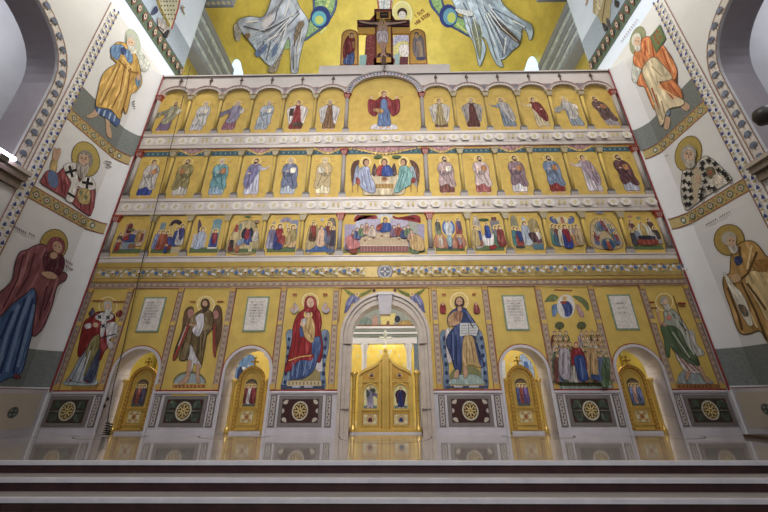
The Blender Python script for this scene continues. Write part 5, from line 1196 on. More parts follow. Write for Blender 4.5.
for s in (-1, 1):
    flower_band(s, 8.60, 9.0, -2.28, 'ochre flower band under the feet of the upper apostle on the %s wall' % side[s])
    flower_band(s, 5.82, 6.22, -2.30, 'ochre flower band below the half-length bishop on the %s wall' % side[s])
    flower_band(s, 14.35, 15.25, -5.5, 'green and red floral band high on the %s wall' % side[s], ((88, 108, 84), (130, 66, 70), (70, 84, 130)), 1.14, False)
    # painted floors the saints stand on
    for z0_, z1_, Y0_, lab in ((9.0, 9.95, -2.28, 'grey-green painted floor under the upper apostle on the %s wall'), (1.17, 2.12, -2.4, 'grey-green painted floor at the foot of the %s wall mural'), (15.25, 16.6, -5.5, 'pale blue painted ground above the floral band on the %s wall')):
        hi = z0_ > 15
        A = Art(wallYZ(s, .002)); A.rect(Y0_, z0_, 1.14 if hi else YE, z1_, (158, 176, 200) if hi else (112, 118, 116))
        if not hi:
            A2 = lambda u, z, n: Vector((s*(W + .38*u**.9 - .004), -.10 - .42*u**1.9 - .003, z))
            A.S = A2
            for k in range(10): A.rect(k/10, z0_, (k+1)/10, z1_, (112, 118, 116))
        props(A.build('painted_ground'), lab % side[s], 'mural')
    # vertical strip of blue blossoms and the archivolt border
    t = thing('painted_band', (s*WS, -2.45, 0), 'vertical painted strip of small blue blossoms on the %s wall' % side[s], 'painted band')
    A = Art(wallYZ(s, .006)); A.rect(-2.62, 1.2, -2.30, 13.6, (220, 218, 216)); A.line([(-2.30, 1.2), (-2.30, 13.6)], .035, (150, 110, 84)); A.line([(-2.62, 1.2), (-2.62, 13.6)], .035, (160, 120, 110))
    z = 1.4; k = 0
    while z < 13.5:
        for q, yy in ((0, -2.53), (1, -2.39)):
            zz = z + (.13 if q else 0); A.poly([(yy-.042, zz), (yy, zz+.09), (yy+.042, zz), (yy, zz-.03)], (58, 74, 150), True)
            A.ell(yy, zz-.09, .04, .03, (176, 156, 90), n=6)
        z += .29; k += 1
    A.build('blossom_strip', t)
    t = thing('painted_band', (s*WS, -6.6, 6.3), 'curved border of painted blue trees around the %s wall arch' % side[s], 'painted band')
    A = Art(wallYZ(s, .007)); pts = []
    path = [(-2.98, z) for z in (6.45, 7.2, 8.0, 8.8)] + [(-6.6+3.62*math.cos(th), 8.8+2.55*(1-abs(math.cos(th))**2.8)**(1/2.8)) for th in [PI/2*k/16 for k in range(1, 17)]]
    path = [(-6.6 + (y+6.6)*1.0, z) for y, z in path]
    def offs(d):
        out = []
        for i, p in enumerate(path):
            a = Vector(path[max(i-1, 0)]); b = Vector(path[min(i+1, len(path)-1)]); tt = (b-a).normalized(); nn = Vector((tt.y, -tt.x)); out.append(tuple(Vector(p)+nn*d))
        return out
    I, O = offs(0.0), offs(.26)
    for i in range(len(path)-1): A.raw([I[i], O[i], O[i+1], I[i+1]], (206, 198, 192))
    A.line(O, .03, (160, 120, 90)); A.line(I, .03, (140, 110, 100))
    mid = offs(.13); acc = 0
    for i in range(len(mid)-1):
        a, b = Vector(mid[i]), Vector(mid[i+1]); L_ = (b-a).length
        while acc < L_:
            p = a.lerp(b, acc/L_); A.poly([(p.x-.08, p.y-.02), (p.x-.05, p.y+.1), (p.x+.05, p.y+.1), (p.x+.08, p.y-.02)], (104, 116, 146)); A.line([(p.x, p.y-.02), (p.x, p.y-.12)], .03, (120, 110, 110)); acc += .36
        acc -= L_
    A.build('tree_border', t)
    # impost block at the springing of the wall arch
    t = thing('impost_block', (s*9.3, -4, 5.8), 'carved brown impost ledge under the %s wall arch' % side[s], 'impost')
    IM = mat('weathered_impost_stone', (120, 108, 96), .7, 0, .15, 5)
    m = MB()
    for k, (dz, dx, c) in enumerate(((0, .10, IM), (.22, .18, IM), (.40, .24, mat('impost_edge', (170, 160, 150), .6)))): 
        X0, X1 = s*(WS-dx), s*(WS+.4); m.box(min(X0, X1), max(X0, X1), -9, -2.68+dx*.3, 5.86+dz, 5.86+dz+(.2 if k < 2 else .1), c)
    m.build('stepped_moulding', t)
    # dado of the side wall
    t = thing('wall_dado_panel', (s*9.2, -1.2, 0), 'cream stone dado with a small grey rosette at the foot of the %s wall' % side[s], 'marble panel')
    XP = 9.17
    MB().box(min(s*XP, s*9.5), max(s*XP, s*9.5), -2.95, -.02, 0, 1.13, MARB).build('stone_panel', t)
    qa = at(36 if s < 0 else 741, 410, 'X', s*XP).y; q = at(12 if s < 0 else 766.5, 411, 'X', s*XP)
    MB().box(min(s*(XP-.006), s*XP), max(s*(XP-.006), s*XP), -2.9, qa, .2, 1.02, mat('cream_stone', (186, 174, 158), .5, 0, .04, 2)).build('cream_field', t)
    A = Art(lambda Y, z, n: Vector((s*(XP-.008-.0008*n), Y, z))); A.line([(-2.95, 1.12), (-.03, 1.12)], .02, (146, 90, 80)); A.ell(q.y, q.z, .13, .13, (96, 100, 96)); A.ell(q.y, q.z, .08, .08, (140, 146, 140)); A.cross(q.y, q.z, .11, .04, (70, 74, 74)); A.build('grey_rosette', t)

def MU(s, x0, y0, k): return Art(wallS(s, .012)).zoom(x0, y0, k)
GM = 'painted saints on the side walls'
def mural(s, label): return thing('wall_painting', (s*WS, -1.5, 5), label, 'mural', GM)
# A: upper left apostle
t = mural(-1, 'painted apostle in ochre cloak with a green halo, top of the left wall')
A = MU(-1, 80, 20, 4.65); A.ell(250, 100, 34, 66, (166, 176, 152), -14); A.ell(250, 100, 30, 61, (176, 186, 166), -14); A.build('halo', t)
A = MU(-1, 80, 20, 4.65); A.n = 3
A.poly([(32, 442), (60, 425), (80, 400), (98, 405), (88, 435), (55, 450)], (190, 150, 116)); A.poly([(122, 440), (138, 440), (140, 470), (150, 540), (128, 530), (124, 480)], (190, 150, 116))
A.poly([(78, 392), (110, 400), (150, 410), (190, 450), (176, 488), (150, 470), (115, 445), (80, 420)], (64, 92, 150))
for x in (95, 120, 145, 168): A.line([(x, 405+(x-95)*.4), (x-8, 430+(x-95)*.5)], 8, (150, 176, 210))
A.poly([(250, 150), (280, 140), (310, 170), (330, 215), (300, 235), (275, 200)], (196, 200, 194)); A.line([(280, 165), (350, 250)], 4, (176, 176, 166))
A.poly([(185, 98), (215, 105), (240, 130), (265, 160), (278, 200), (285, 240), (290, 290), (265, 325), (240, 340), (228, 395), (215, 432), (205, 400), (188, 455), (150, 412), (110, 402), (78, 390), (90, 320), (105, 262), (130, 225), (175, 195), (150, 165), (165, 112)], (206, 156, 66))
A.poly([(147, 140), (152, 118), (172, 110), (200, 112), (218, 130), (240, 140), (248, 165), (245, 192), (228, 190), (212, 160), (196, 150), (180, 180), (158, 168)], (96, 136, 190)); A.poly([(192, 125), (215, 125), (218, 150), (200, 155)], (50, 70, 130)); A.poly([(240, 120), (268, 135), (262, 150), (240, 150)], (206, 200, 176)); A.poly([(262, 265), (285, 250), (283, 300), (266, 300)], (90, 130, 160))
for p in ([(190, 200), (150, 300), (100, 390)], [(215, 200), (190, 330), (150, 405)], [(240, 210), (225, 330), (195, 430)], [(185, 180), (235, 235), (275, 240)]): A.line(p, 6, (140, 92, 40))
for p in ([(175, 215), (130, 300), (96, 380)], [(228, 205), (205, 320), (178, 410)], [(200, 170), (250, 225)]): A.line(p, 7, (232, 190, 100))
A.ell(245, 92, 24, 34, (176, 178, 170), -14); A.ell(240, 104, 19, 26, (206, 170, 140), -10); A.poly([(228, 110), (245, 118), (258, 112), (256, 135), (240, 142), (228, 128)], (190, 190, 184)); A.ell(275, 262, 9, 14, (196, 150, 116))
for x, y in ((232, 98), (246, 100)): A.ell(x, y, 3, 2.5, (60, 40, 34))
for k in range(4): A.line([(246+k*2, 378+k*10), (258+k*1, 372+k*12)], 4, (90, 90, 90))
A.build('painted_apostle', t)
# B: left bishop
t = mural(-1, 'painted half-length bishop in red with black crosses raising his hand, left wall')
A = MU(-1, 40, 130, 5.69); A.ell(263, 158, 80, 104, (110, 90, 50), -18); A.ell(263, 158, 75, 99, (176, 152, 66), -18); A.build('halo', t)
A = MU(-1, 40, 130, 5.69); A.n = 3
A.poly([(60, 225), (68, 165), (85, 140), (102, 150), (100, 190), (90, 235)], (176, 146, 80)); A.poly([(76, 150), (78, 118), (86, 95), (96, 98), (100, 110), (108, 96), (120, 100), (118, 130), (104, 160), (90, 168)], (186, 144, 116))
A.poly([(8, 290), (20, 260), (48, 225), (100, 240), (130, 215), (170, 200), (250, 260), (300, 300), (315, 340), (308, 410), (296, 478), (240, 452), (180, 402), (130, 368), (60, 325)], (156, 66, 72)); A.ell(76, 272, 30, 52, (84, 108, 156), -12)
for p in ([(30, 250), (40, 300)], [(120, 250), (130, 350)], [(225, 360), (235, 440)], [(290, 350), (280, 460)], [(150, 310), (140, 360)]): A.line(p, 7, (104, 36, 46))
for p in ([(150, 260), (158, 300)], [(300, 340), (300, 400)]): A.line(p, 6, (200, 120, 120))
A.poly([(140, 192), (205, 180), (212, 230), (225, 290), (255, 262), (300, 268), (316, 325), (255, 332), (218, 310), (205, 350), (185, 402), (150, 386), (168, 330), (180, 290), (152, 240)], (204, 198, 196))
for x, y, r, a in ((178, 228, 34, -15), (272, 295, 32, 10)): A.cross(x, y, r, 15, (30, 30, 36), a)
A.line([(160, 350), (200, 375)], 13, (34, 34, 40)); A.line([(205, 320), (260, 330)], 6, (170, 160, 160))
A.poly([(225, 330), (282, 335), (282, 408), (240, 412), (215, 385)], (176, 150, 90)); A.ell(235, 350, 10, 14, (110, 120, 84)); A.ell(262, 375, 10, 14, (110, 120, 84))
A.ell(262, 160, 43, 54, (140, 128, 118), -12); A.ell(252, 160, 28, 40, (196, 158, 130), -8); A.poly([(212, 180), (232, 185), (250, 196), (272, 182), (282, 200), (272, 240), (240, 272), (215, 240)], (160, 150, 140)); A.poly([(225, 130), (250, 116), (285, 130), (290, 150), (270, 135), (245, 130)], (150, 140, 130))
for x, y in ((240, 155), (262, 158)): A.ell(x, y, 5, 3.5, (56, 40, 36)); A.line([(x-8, y-9), (x+7, y-9)], 3, (90, 74, 66))
A.line([(250, 158), (246, 176)], 4, (150, 104, 84)); A.line([(232, 200), (236, 255)], 4, (110, 100, 92)); A.line([(252, 200), (246, 255)], 4, (190, 182, 172))
A.line([(372, 170), (410, 180)], 8, (130, 116, 112)); A.line([(380, 192), (408, 205)], 8, (130, 116, 112))
A.build('painted_bishop', t)
# C: lower left woman
t = mural(-1, 'painted woman in maroon mantle and blue robe clasping a child, bottom of the left wall')
A = MU(-1, 0, 225, 3.2); A.ell(172, 60, 46, 53, (104, 84, 40), 15); A.ell(172, 60, 43, 50, (172, 144, 62), 15); A.build('halo', t)
A = MU(-1, 0, 225, 3.2); A.n = 3
A.poly([(105, 195), (125, 165), (150, 175), (132, 215), (112, 260), (100, 340), (85, 400), (66, 465), (30, 482), (-30, 490), (-30, 330), (0, 285), (45, 240)], (64, 100, 156))
for p in ([(95, 220), (60, 320), (20, 465)], [(60, 250), (20, 350), (-10, 460)], [(110, 250), (85, 340), (55, 450)]): A.line(p, 11, (106, 140, 190))
for p in ([(80, 230), (40, 340), (0, 470)], [(105, 230), (72, 350), (40, 470)], [(40, 270), (0, 360)]): A.line(p, 8, (34, 58, 110))
A.poly([(90, 75), (115, 62), (140, 60), (160, 90), (150, 120), (170, 150), (205, 148), (212, 168), (182, 190), (165, 250), (138, 318), (112, 348), (104, 340), (112, 280), (118, 220), (105, 195), (80, 215), (40, 245), (0, 285), (-30, 310), (-30, 240), (35, 180), (50, 120), (65, 85)], (142, 76, 84))
for p in ([(75, 90), (55, 170), (10, 260)], [(110, 85), (90, 160), (50, 225)], [(150, 190), (125, 300)], [(170, 195), (140, 270)]): A.line(p, 6, (92, 40, 52))
for p in ([(95, 80), (75, 150)], [(185, 165), (160, 240)]): A.line(p, 6, (176, 112, 116))
A.poly([(148, 80), (185, 82), (206, 105), (200, 145), (180, 158), (150, 150), (138, 115)], (90, 30, 46)); A.poly([(150, 60), (165, 38), (190, 36), (206, 52), (205, 78), (190, 90), (160, 88), (150, 78)], (140, 60, 74)); A.ell(184, 66, 15, 19, (190, 146, 120), -20); A.ell(168, 92, 16, 15, (96, 50, 44)); A.ell(172, 93, 12, 11, (190, 146, 120))
A.poly([(132, 148), (160, 145), (182, 158), (175, 168), (150, 165)], (196, 150, 120)); A.poly([(42, 474), (58, 474), (66, 484), (50, 488)], (120, 50, 56))
for x, y in ((178, 62), (190, 66)): A.ell(x, y, 2.6, 2, (50, 34, 30))
for k in range(9): A.line([(48+k*6.5+(8 if k > 5 else 0), -3+k*3.6), (50+k*6.5+(8 if k > 5 else 0), 6+k*3.6)], 3, (120, 70, 66))
for k in range(4): A.line([(212+k*6, 106+k*4), (212+k*6, 114+k*4)], 3.4, (120, 70, 66))
for k in range(6): A.line([(206+k*6, 120+k*3.6), (206+k*6, 128+k*3.6)], 3.4, (130, 74, 70))
A.build('painted_woman', t)
# D: upper right apostle
t = mural(1, 'painted apostle in orange cloak carrying a green book, top of the right wall')
A = MU(1, 620, 20, 4.65); A.ell(86, 100, 36, 68, (128, 134, 92), 14); A.ell(86, 100, 32, 63, (142, 146, 104), 14); A.build('halo', t)
A = MU(1, 620, 20, 4.65); A.n = 3
A.poly([(290, 380), (322, 398), (326, 418), (308, 428), (286, 408)], (190, 150, 116)); A.poly([(214, 456), (236, 462), (232, 500), (224, 514), (208, 508)], (190, 150, 116)); A.poly([(200, 385), (225, 400), (236, 440), (215, 446)], (116, 140, 170))
A.poly([(75, 150), (110, 135), (110, 200), (100, 240), (84, 292), (60, 286), (62, 220)], (196, 200, 190))
A.poly([(108, 95), (140, 84), (165, 100), (175, 140), (200, 122), (222, 150), (245, 185), (268, 245), (256, 282), (235, 265), (262, 300), (285, 330), (292, 372), (250, 376), (200, 390), (168, 425), (145, 385), (125, 335), (112, 312), (86, 306), (92, 270), (108, 235), (70, 210), (72, 160)], (222, 122, 62))
A.poly([(112, 225), (160, 178), (210, 225), (245, 275), (200, 290), (185, 296), (235, 345), (296, 378), (290, 402), (235, 415), (214, 440), (205, 480), (190, 492), (170, 428), (150, 350), (115, 270)], (216, 196, 156))
for p in ([(150, 95), (162, 180)], [(120, 100), (120, 170)], [(150, 320), (185, 420)], [(200, 140), (240, 250)], [(230, 300), (280, 365)], [(190, 300), (250, 372)]): A.line(p, 7, (180, 74, 36))
for p in ([(135, 96), (140, 165)], [(130, 320), (160, 400)], [(215, 150), (255, 250)], [(180, 310), (270, 370)]): A.line(p, 7, (240, 166, 104))
for p in ([(150, 220), (200, 270)], [(170, 350), (200, 470)], [(195, 380), (210, 440)]): A.line(p, 6, (170, 146, 106))
A.raw([(190, 24), (217, 92), (172, 160), (143, 84)], (90, 116, 70)); A.raw([(188, 40), (208, 90), (174, 142), (152, 86)], (112, 126, 70))
for x, y in ((178, 60), (190, 85), (170, 95), (182, 110), (165, 78)): A.ell(x, y, 6, 7, (176, 70, 50))
A.ell(80, 96, 22, 32, (200, 196, 186), 12); A.ell(84, 108, 17, 26, (206, 168, 136), 10); A.poly([(70, 118), (85, 126), (98, 120), (98, 145), (84, 152), (72, 138)], (196, 190, 180))
for x, y in ((78, 102), (90, 104)): A.ell(x, y, 3, 2.6, (60, 40, 34))
for k in range(10): A.line([(8+k*8, 106-k*11), (12+k*8, 100-k*11)], 4, (140, 96, 96))
A.build('painted_apostle', t)
# E: right bishop
t = mural(1, 'painted half-length bishop in white covered with black crosses, right wall')
A = MU(1, 665, 130, 5.69); A.ell(135, 142, 76, 106, (120, 96, 50), 18); A.ell(135, 142, 71, 100, (172, 146, 62), 18); A.build('halo', t)
A = MU(1, 665, 130, 5.69); A.n = 3
A.poly([(105, 245), (125, 232), (190, 190), (225, 160), (255, 165), (300, 200), (345, 245), (380, 290), (340, 320), (290, 350), (230, 385), (180, 425), (122, 462), (102, 420), (94, 350), (98, 290)], (196, 188, 176))
A.poly([(155, 240), (195, 225), (205, 300), (190, 360), (178, 420), (160, 430), (155, 340)], (178, 160, 130)); A.poly([(235, 225), (275, 220), (290, 255), (270, 285), (240, 270)], (110, 100, 70)); A.ell(258, 250, 14, 16, (150, 80, 60)); A.poly([(280, 265), (320, 270), (330, 300), (290, 320), (270, 300)], (200, 188, 170)); A.ell(190, 285, 14, 24, (190, 150, 120))
for x, y in ((122, 258), (148, 258), (110, 300), (138, 312), (112, 345), (145, 350), (116, 388), (148, 392), (122, 430), (140, 428), (215, 195), (212, 225), (250, 180), (285, 200), (225, 260), (305, 235), (345, 265), (330, 250), (228, 300), (250, 335), (280, 340), (205, 375), (212, 345), (360, 290), (205, 395)):
    A.cross(x, y, 15, 11, (34, 36, 36), 12)
A.ell(135, 145, 44, 54, (152, 144, 134), 12); A.ell(138, 150, 30, 42, (196, 162, 134), 10); A.poly([(108, 165), (128, 178), (150, 182), (168, 168), (172, 200), (150, 225), (120, 215)], (176, 168, 156)); A.poly([(100, 130), (125, 105), (160, 110), (172, 135), (150, 122), (125, 122)], (176, 168, 156))
for x, y in ((126, 142), (150, 146)): A.ell(x, y, 5, 3.5, (56, 40, 36)); A.line([(x-8, y-9), (x+7, y-9)], 3, (90, 74, 66))
A.line([(138, 145), (137, 168)], 4, (150, 104, 84)); A.line([(4, 158), (20, 148)], 5, (140, 110, 104))
A.build('painted_bishop', t)
# F: lower right apostle
t = mural(1, 'painted old saint in ochre cloak with a hanging scroll, bottom of the right wall')
A = MU(1, 700, 215, 3.94); A.ell(115, 104, 62, 63, (110, 84, 40)); A.ell(115, 104, 58, 59, (170, 138, 56)); A.build('halo', t)
A = MU(1, 700, 215, 3.94); A.n = 3
A.poly([(130, 150), (160, 118), (200, 110), (230, 130), (262, 172), (300, 190), (330, 260), (330, 520), (300, 540), (262, 500), (235, 460), (190, 472), (152, 462), (120, 370), (96, 300), (94, 252), (118, 236), (122, 190)], (186, 138, 66))
A.poly([(190, 232), (230, 226), (268, 234), (300, 250), (310, 460), (262, 420), (225, 350), (180, 275)], (206, 176, 116)); A.poly([(138, 172), (162, 170), (166, 192), (150, 205), (138, 192)], (44, 60, 116)); A.poly([(195, 195), (225, 185), (268, 185), (268, 220), (225, 228)], (160, 110, 46))
for p in ([(225, 150), (190, 235), (150, 268)], [(162, 270), (215, 380), (262, 500)], [(185, 275), (260, 380)], [(108, 290), (150, 400), (165, 460)], [(155, 130), (158, 170)]): A.line(p, 9, (96, 66, 34))
for p in ([(205, 125), (185, 220)], [(140, 300), (200, 400), (225, 450)], [(210, 280), (280, 400)], [(125, 300), (160, 380)]): A.line(p, 8, (230, 196, 130))
A.poly([(92, 236), (106, 244), (130, 280), (160, 310), (182, 350), (196, 395), (206, 436), (192, 442), (170, 410), (150, 375), (138, 345), (118, 300)], (214, 206, 190)); A.poly([(150, 360), (175, 365), (190, 400), (176, 405), (160, 385)], (110, 90, 70)); A.poly([(120, 245), (150, 238), (160, 262), (130, 272)], (196, 156, 110))
A.ell(114, 98, 30, 28, (170, 160, 144)); A.ell(124, 112, 18, 23, (196, 158, 126)); A.poly([(108, 122), (124, 132), (140, 122), (150, 145), (135, 158), (115, 145)], (180, 172, 158))
for x, y in ((118, 106), (131, 108)): A.ell(x, y, 3, 2.4, (50, 36, 30))
for k in range(11):
    if k not in (5,): A.line([(24+k*9, 47-k*5), (28+k*9, 40-k*5)], 4, (130, 92, 86))
A.build('painted_saint', t)
# G: fragments of the paintings above the floral bands
t = mural(-1, 'lower part of a painted figure in a dotted cream robe, topmost on the left wall')
A = MU(-1, 110, 0, 5.885); A.raw([(285, -60), (440, -60), (410, 10), (400, 60), (365, 160), (325, 115), (300, 50)], (206, 200, 170)); A.line([(270, -60), (300, 40), (355, 150)], 16, (150, 130, 60)); A.line([(430, -60), (405, 50), (368, 165)], 8, (196, 60, 44))
for i in range(6):
    for k in range(7): 
        if 295+i*18+k*4 < 395: A.ell(300+i*18+k*3, -50+k*26, 4, 5, (70, 64, 60), n=6)
A.poly([(250, 70), (275, 30), (290, 60), (262, 80)], (50, 60, 100)); A.poly([(290, 100), (325, 130), (360, 170), (340, 215), (312, 180), (290, 150)], (160, 150, 146)); A.poly([(320, 195), (345, 170), (355, 180), (335, 220)], (44, 40, 56)); A.line([(290, 150), (325, 175)], 7, (60, 56, 70))
A.line([(425, 30), (445, 80)], 7, (150, 130, 96)); A.cross(435, 40, 14, 6, (150, 130, 96)); A.build('painted_robe', t)
t = mural(1, 'lower part of a painted figure in ochre robe, topmost on the right wall')
A = MU(1, 530, 0, 5.885); A.raw([(380, -60), (520, -60), (480, 30), (478, 100), (455, 150), (425, 145), (405, 100), (375, 80)], (176, 156, 110)); A.poly([(400, -20), (440, -20), (420, 60), (390, 90)], (200, 186, 150))
A.line([(450, 0), (430, 130)], 6, (120, 100, 66)); A.poly([(505, 5), (530, 20), (525, 50), (505, 40)], (60, 56, 64)); A.poly([(430, 140), (450, 150), (465, 175), (445, 190)], (60, 56, 64)); A.poly([(455, 110), (475, 130), (475, 160), (460, 160)], (90, 84, 80)); A.poly([(320, -20), (350, -20), (345, 20), (330, 40), (338, 5)], (190, 150, 126)); A.build('painted_robe', t)

# ================================================================== APSE: angels, windows, chancel cornices
def apseS(x, y, n): return at_apse(x, y, APR - .05 - .006*n)
def angel(label, fn, parts):
    t = thing('apse_mosaic_angel', tuple(apseS(*parts, 0)), label, 'mosaic', 'great angels in the apse mosaic'); fn(t); return t
def left_angel(t):
    A = Art(apseS, fine=4).zoom(205, 0, 5.486)
    A.poly([(600, -120), (700, -120), (728, -20), (725, 40), (700, 95), (655, 150), (600, 190), (550, 222), (545, 180), (575, 110), (600, 60)], (70, 96, 150)); A.n += 1
    A.poly([(610, -120), (690, -120), (716, -20), (712, 40), (690, 88), (645, 140), (600, 176), (556, 206), (560, 170), (590, 100), (612, 60)], (132, 172, 112)); A.ell(640, 92, 55, 62, (40, 60, 140)); A.ell(632, 100, 40, 42, (80, 170, 200)); A.ell(632, 108, 24, 24, (176, 196, 90)); A.poly([(430, 225), (475, 215), (470, 260), (430, 265)], (130, 170, 120))
    for k in range(7): A.ell(690-k*8, -10+k*20 if k < 3 else 130+k*8, 8, 9, (200, 206, 110), n=8)
    A.build('blue_shield', t)
    A = Art(apseS, fine=4).zoom(205, 0, 5.486); A.n = 9
    A.poly([(176, 125), (200, 128), (206, 165), (192, 222), (172, 210), (164, 150)], (150, 146, 150)); A.poly([(395, 255), (440, 250), (420, 320), (395, 390), (350, 388), (380, 320)], (140, 130, 120))
    A.poly([(395, -60), (480, -60), (520, 30), (570, 110), (565, 170), (540, 245), (520, 330), (512, 392), (480, 392), (478, 300), (465, 200), (440, 250), (420, 290), (375, 355), (335, 335), (300, 290), (250, 222), (215, 180), (185, 118), (240, 90), (320, 92), (355, 45)], (164, 176, 204))
    A.poly([(262, 222), (340, 212), (408, 240), (400, 300), (372, 358), (335, 338), (300, 292)], (156, 176, 206)); A.poly([(280, 285), (325, 240), (345, 250), (300, 310)], (84, 112, 176)); A.poly([(380, 250), (405, 240), (395, 290), (370, 310)], (96, 124, 180)); A.ell(350, 112, 26, 46, (190, 190, 206), 30); A.ell(490, 60, 16, 60, (176, 190, 214), -20)
    for p in ([(520, 60), (430, 120), (330, 170), (215, 140)], [(525, 70), (440, 160), (390, 240)], [(545, 110), (500, 200), (490, 380)], [(430, 0), (400, 60), (390, 110), (340, 160)], [(330, 225), (300, 290)], [(365, 220), (340, 330)]): A.line(p, 6, (96, 90, 100))
    for p in ([(470, 0), (440, 90)], [(300, 110), (230, 120)], [(530, 150), (505, 300)], [(420, 180), (350, 215)]): A.line(p, 8, (206, 206, 216))
    for k in range(9):
        q = k/8; e_ = (225+q*150, 190+q*160); A.line([(500-q*40, 70+q*40), ((500+e_[0])/2-10, (85+e_[1])/2+12), e_], 5 if k % 2 else 7, (104, 104, 124) if k % 2 else (206, 212, 226), True)
    for k in range(5): A.line([(540-k*5, 150+k*5), (520-k*12, 260), (514-k*9, 375)], 5, (110, 106, 120) if k % 2 else (206, 208, 220), True)
    for k in range(4): A.line([(450-k*26, -20+k*26), (400-k*22, 50+k*14), (370-k*14, 80+k*12)], 5, (120, 122, 140), True)
    A.poly([(225, 185), (250, 180), (250, 200), (232, 208)], (120, 90, 60)); A.poly([(520, 120), (550, 125), (530, 170), (500, 230), (495, 190)], (120, 104, 90)); A.build('grey_robe', t)
def right_angel(t):
    A = Art(apseS, fine=4).zoom(430, 0, 6.68)
    A.poly([(-10, -130), (90, -130), (90, 0), (120, 60), (200, 110), (245, 130), (262, 190), (290, 252), (250, 240), (190, 205), (110, 160), (50, 90), (5, 20)], (60, 80, 150)); A.n += 1
    A.poly([(10, -130), (85, -130), (80, 0), (110, 70), (200, 120), (240, 145), (270, 232), (200, 195), (120, 150), (60, 80), (18, 10)], (124, 170, 104)); A.ell(130, 108, 62, 78, (40, 58, 140)); A.ell(140, 112, 46, 56, (80, 150, 190)); A.ell(150, 120, 28, 36, (170, 190, 84))
    for k in range(6): A.ell(190+k*12, 165+k*10, 7, 7, (206, 206, 110), n=8)
    A.build('blue_shield', t)
    A = Art(apseS, fine=4).zoom(430, 0, 6.68); A.n = 9
    A.poly([(160, -80), (460, -80), (480, 10), (530, 70), (610, 130), (680, 172), (692, 235), (672, 272), (656, 222), (620, 192), (612, 262), (590, 300), (545, 352), (500, 395), (478, 402), (492, 450), (452, 432), (415, 360), (382, 270), (352, 250), (378, 330), (345, 432), (328, 425), (302, 300), (250, 200), (226, 100), (182, 60)], (160, 186, 218))
    A.poly([(300, 130), (345, 200), (350, 300), (340, 400), (320, 330), (290, 200)], (130, 140, 100)); A.poly([(470, 220), (600, 290), (540, 350), (480, 390), (465, 330)], (136, 160, 196)); A.poly([(425, 118), (500, 170), (602, 275), (590, 290), (480, 200), (430, 140)], (96, 76, 60))
    for p in ([(230, 20), (290, 130), (340, 250)], [(360, 30), (430, 150), (500, 330)], [(330, 60), (390, 200), (450, 400)], [(430, 60), (540, 120), (650, 190)], [(500, 240), (490, 380)], [(540, 270), (510, 370)], [(250, 110), (300, 280)]): A.line(p, 7, (106, 112, 130))
    for p in ([(260, 20), (320, 150)], [(400, 30), (470, 140)], [(380, 120), (440, 300)], [(560, 140), (640, 185)], [(515, 250), (500, 360)]): A.line(p, 9, (206, 216, 230))
    for k in range(10):
        q = k/9; e_ = (480+q*170, 430-q*215); A.line([(370+q*50, 110-q*50), ((380+e_[0])/2, (120+e_[1])/2-14), e_], 6 if k % 2 else 8, (96, 110, 140) if k % 2 else (212, 222, 238), True)
    for k in range(5): A.line([(250+k*22, 100+k*8), (290+k*16, 220), (325+k*7, 390-k*22)], 6, (110, 124, 150) if k % 2 else (210, 220, 234), True)
    for k in range(5): A.line([(200+k*36, -20), (230+k*34, 50), (270+k*26, 110)], 6, (116, 130, 156) if k % 2 else (206, 216, 232), True)
    A.poly([(180, 60), (290, 80), (280, 110), (200, 90)], (190, 200, 214)); A.build('pale_blue_robe', t)
angel('huge grey-robed angel with a blue shield in the apse mosaic, left side', left_angel, (290, 40))
angel('huge pale blue-robed angel with a blue shield in the apse mosaic, right side', right_angel, (490, 40))
t = thing('apse_mosaic_figure', tuple(apseS(395, 30, 0)), 'dark-haired haloed figure behind the painted cross in the apse mosaic', 'mosaic')
A = Art(apseS, fine=4).zoom(335, 0, 6.83); A.ell(465, 98, 70, 92, (206, 208, 160), n=26); A.ell(465, 98, 62, 84, (196, 190, 120), n=26); A.build('halo', t)
A = Art(apseS, fine=4).zoom(335, 0, 6.83); A.n = 4
A.poly([(225, 240), (280, 235), (280, 440), (210, 440), (215, 330)], (110, 36, 44)); A.raw([(175, 375), (222, 375), (215, 445), (170, 445)], (116, 160, 170)); A.poly([(410, 250), (500, 240), (505, 300), (440, 290), (410, 330)], (150, 150, 190)); A.poly([(405, 330), (440, 290), (500, 285), (505, 340), (440, 360), (425, 440), (402, 440)], (190, 180, 110)); A.poly([(450, 310), (505, 310), (505, 385), (470, 390), (445, 360)], (196, 190, 196)); A.raw([(450, 388), (505, 388), (505, 445), (445, 445)], (96, 40, 56)); A.raw([(405, 380), (446, 360), (446, 445), (402, 445)], (130, 160, 176))
A.poly([(296, -60), (400, -60), (396, 30), (380, 75), (345, 85), (310, 70), (298, 20)], (176, 184, 196)); A.line([(298, -40), (305, 60)], 9, (170, 70, 50)); A.line([(396, -40), (385, 60)], 9, (170, 70, 50)); A.line([(345, -40), (340, 70)], 6, (120, 130, 150))
A.ell(466, 88, 34, 34, (60, 42, 38)); A.ell(466, 104, 25, 28, (190, 186, 190)); A.ell(457, 100, 3, 3, (50, 44, 50)); A.ell(475, 100, 3, 3, (50, 44, 50)); A.line([(458, 116), (474, 116)], 3, (120, 80, 80)); A.build('painted_figure', t)
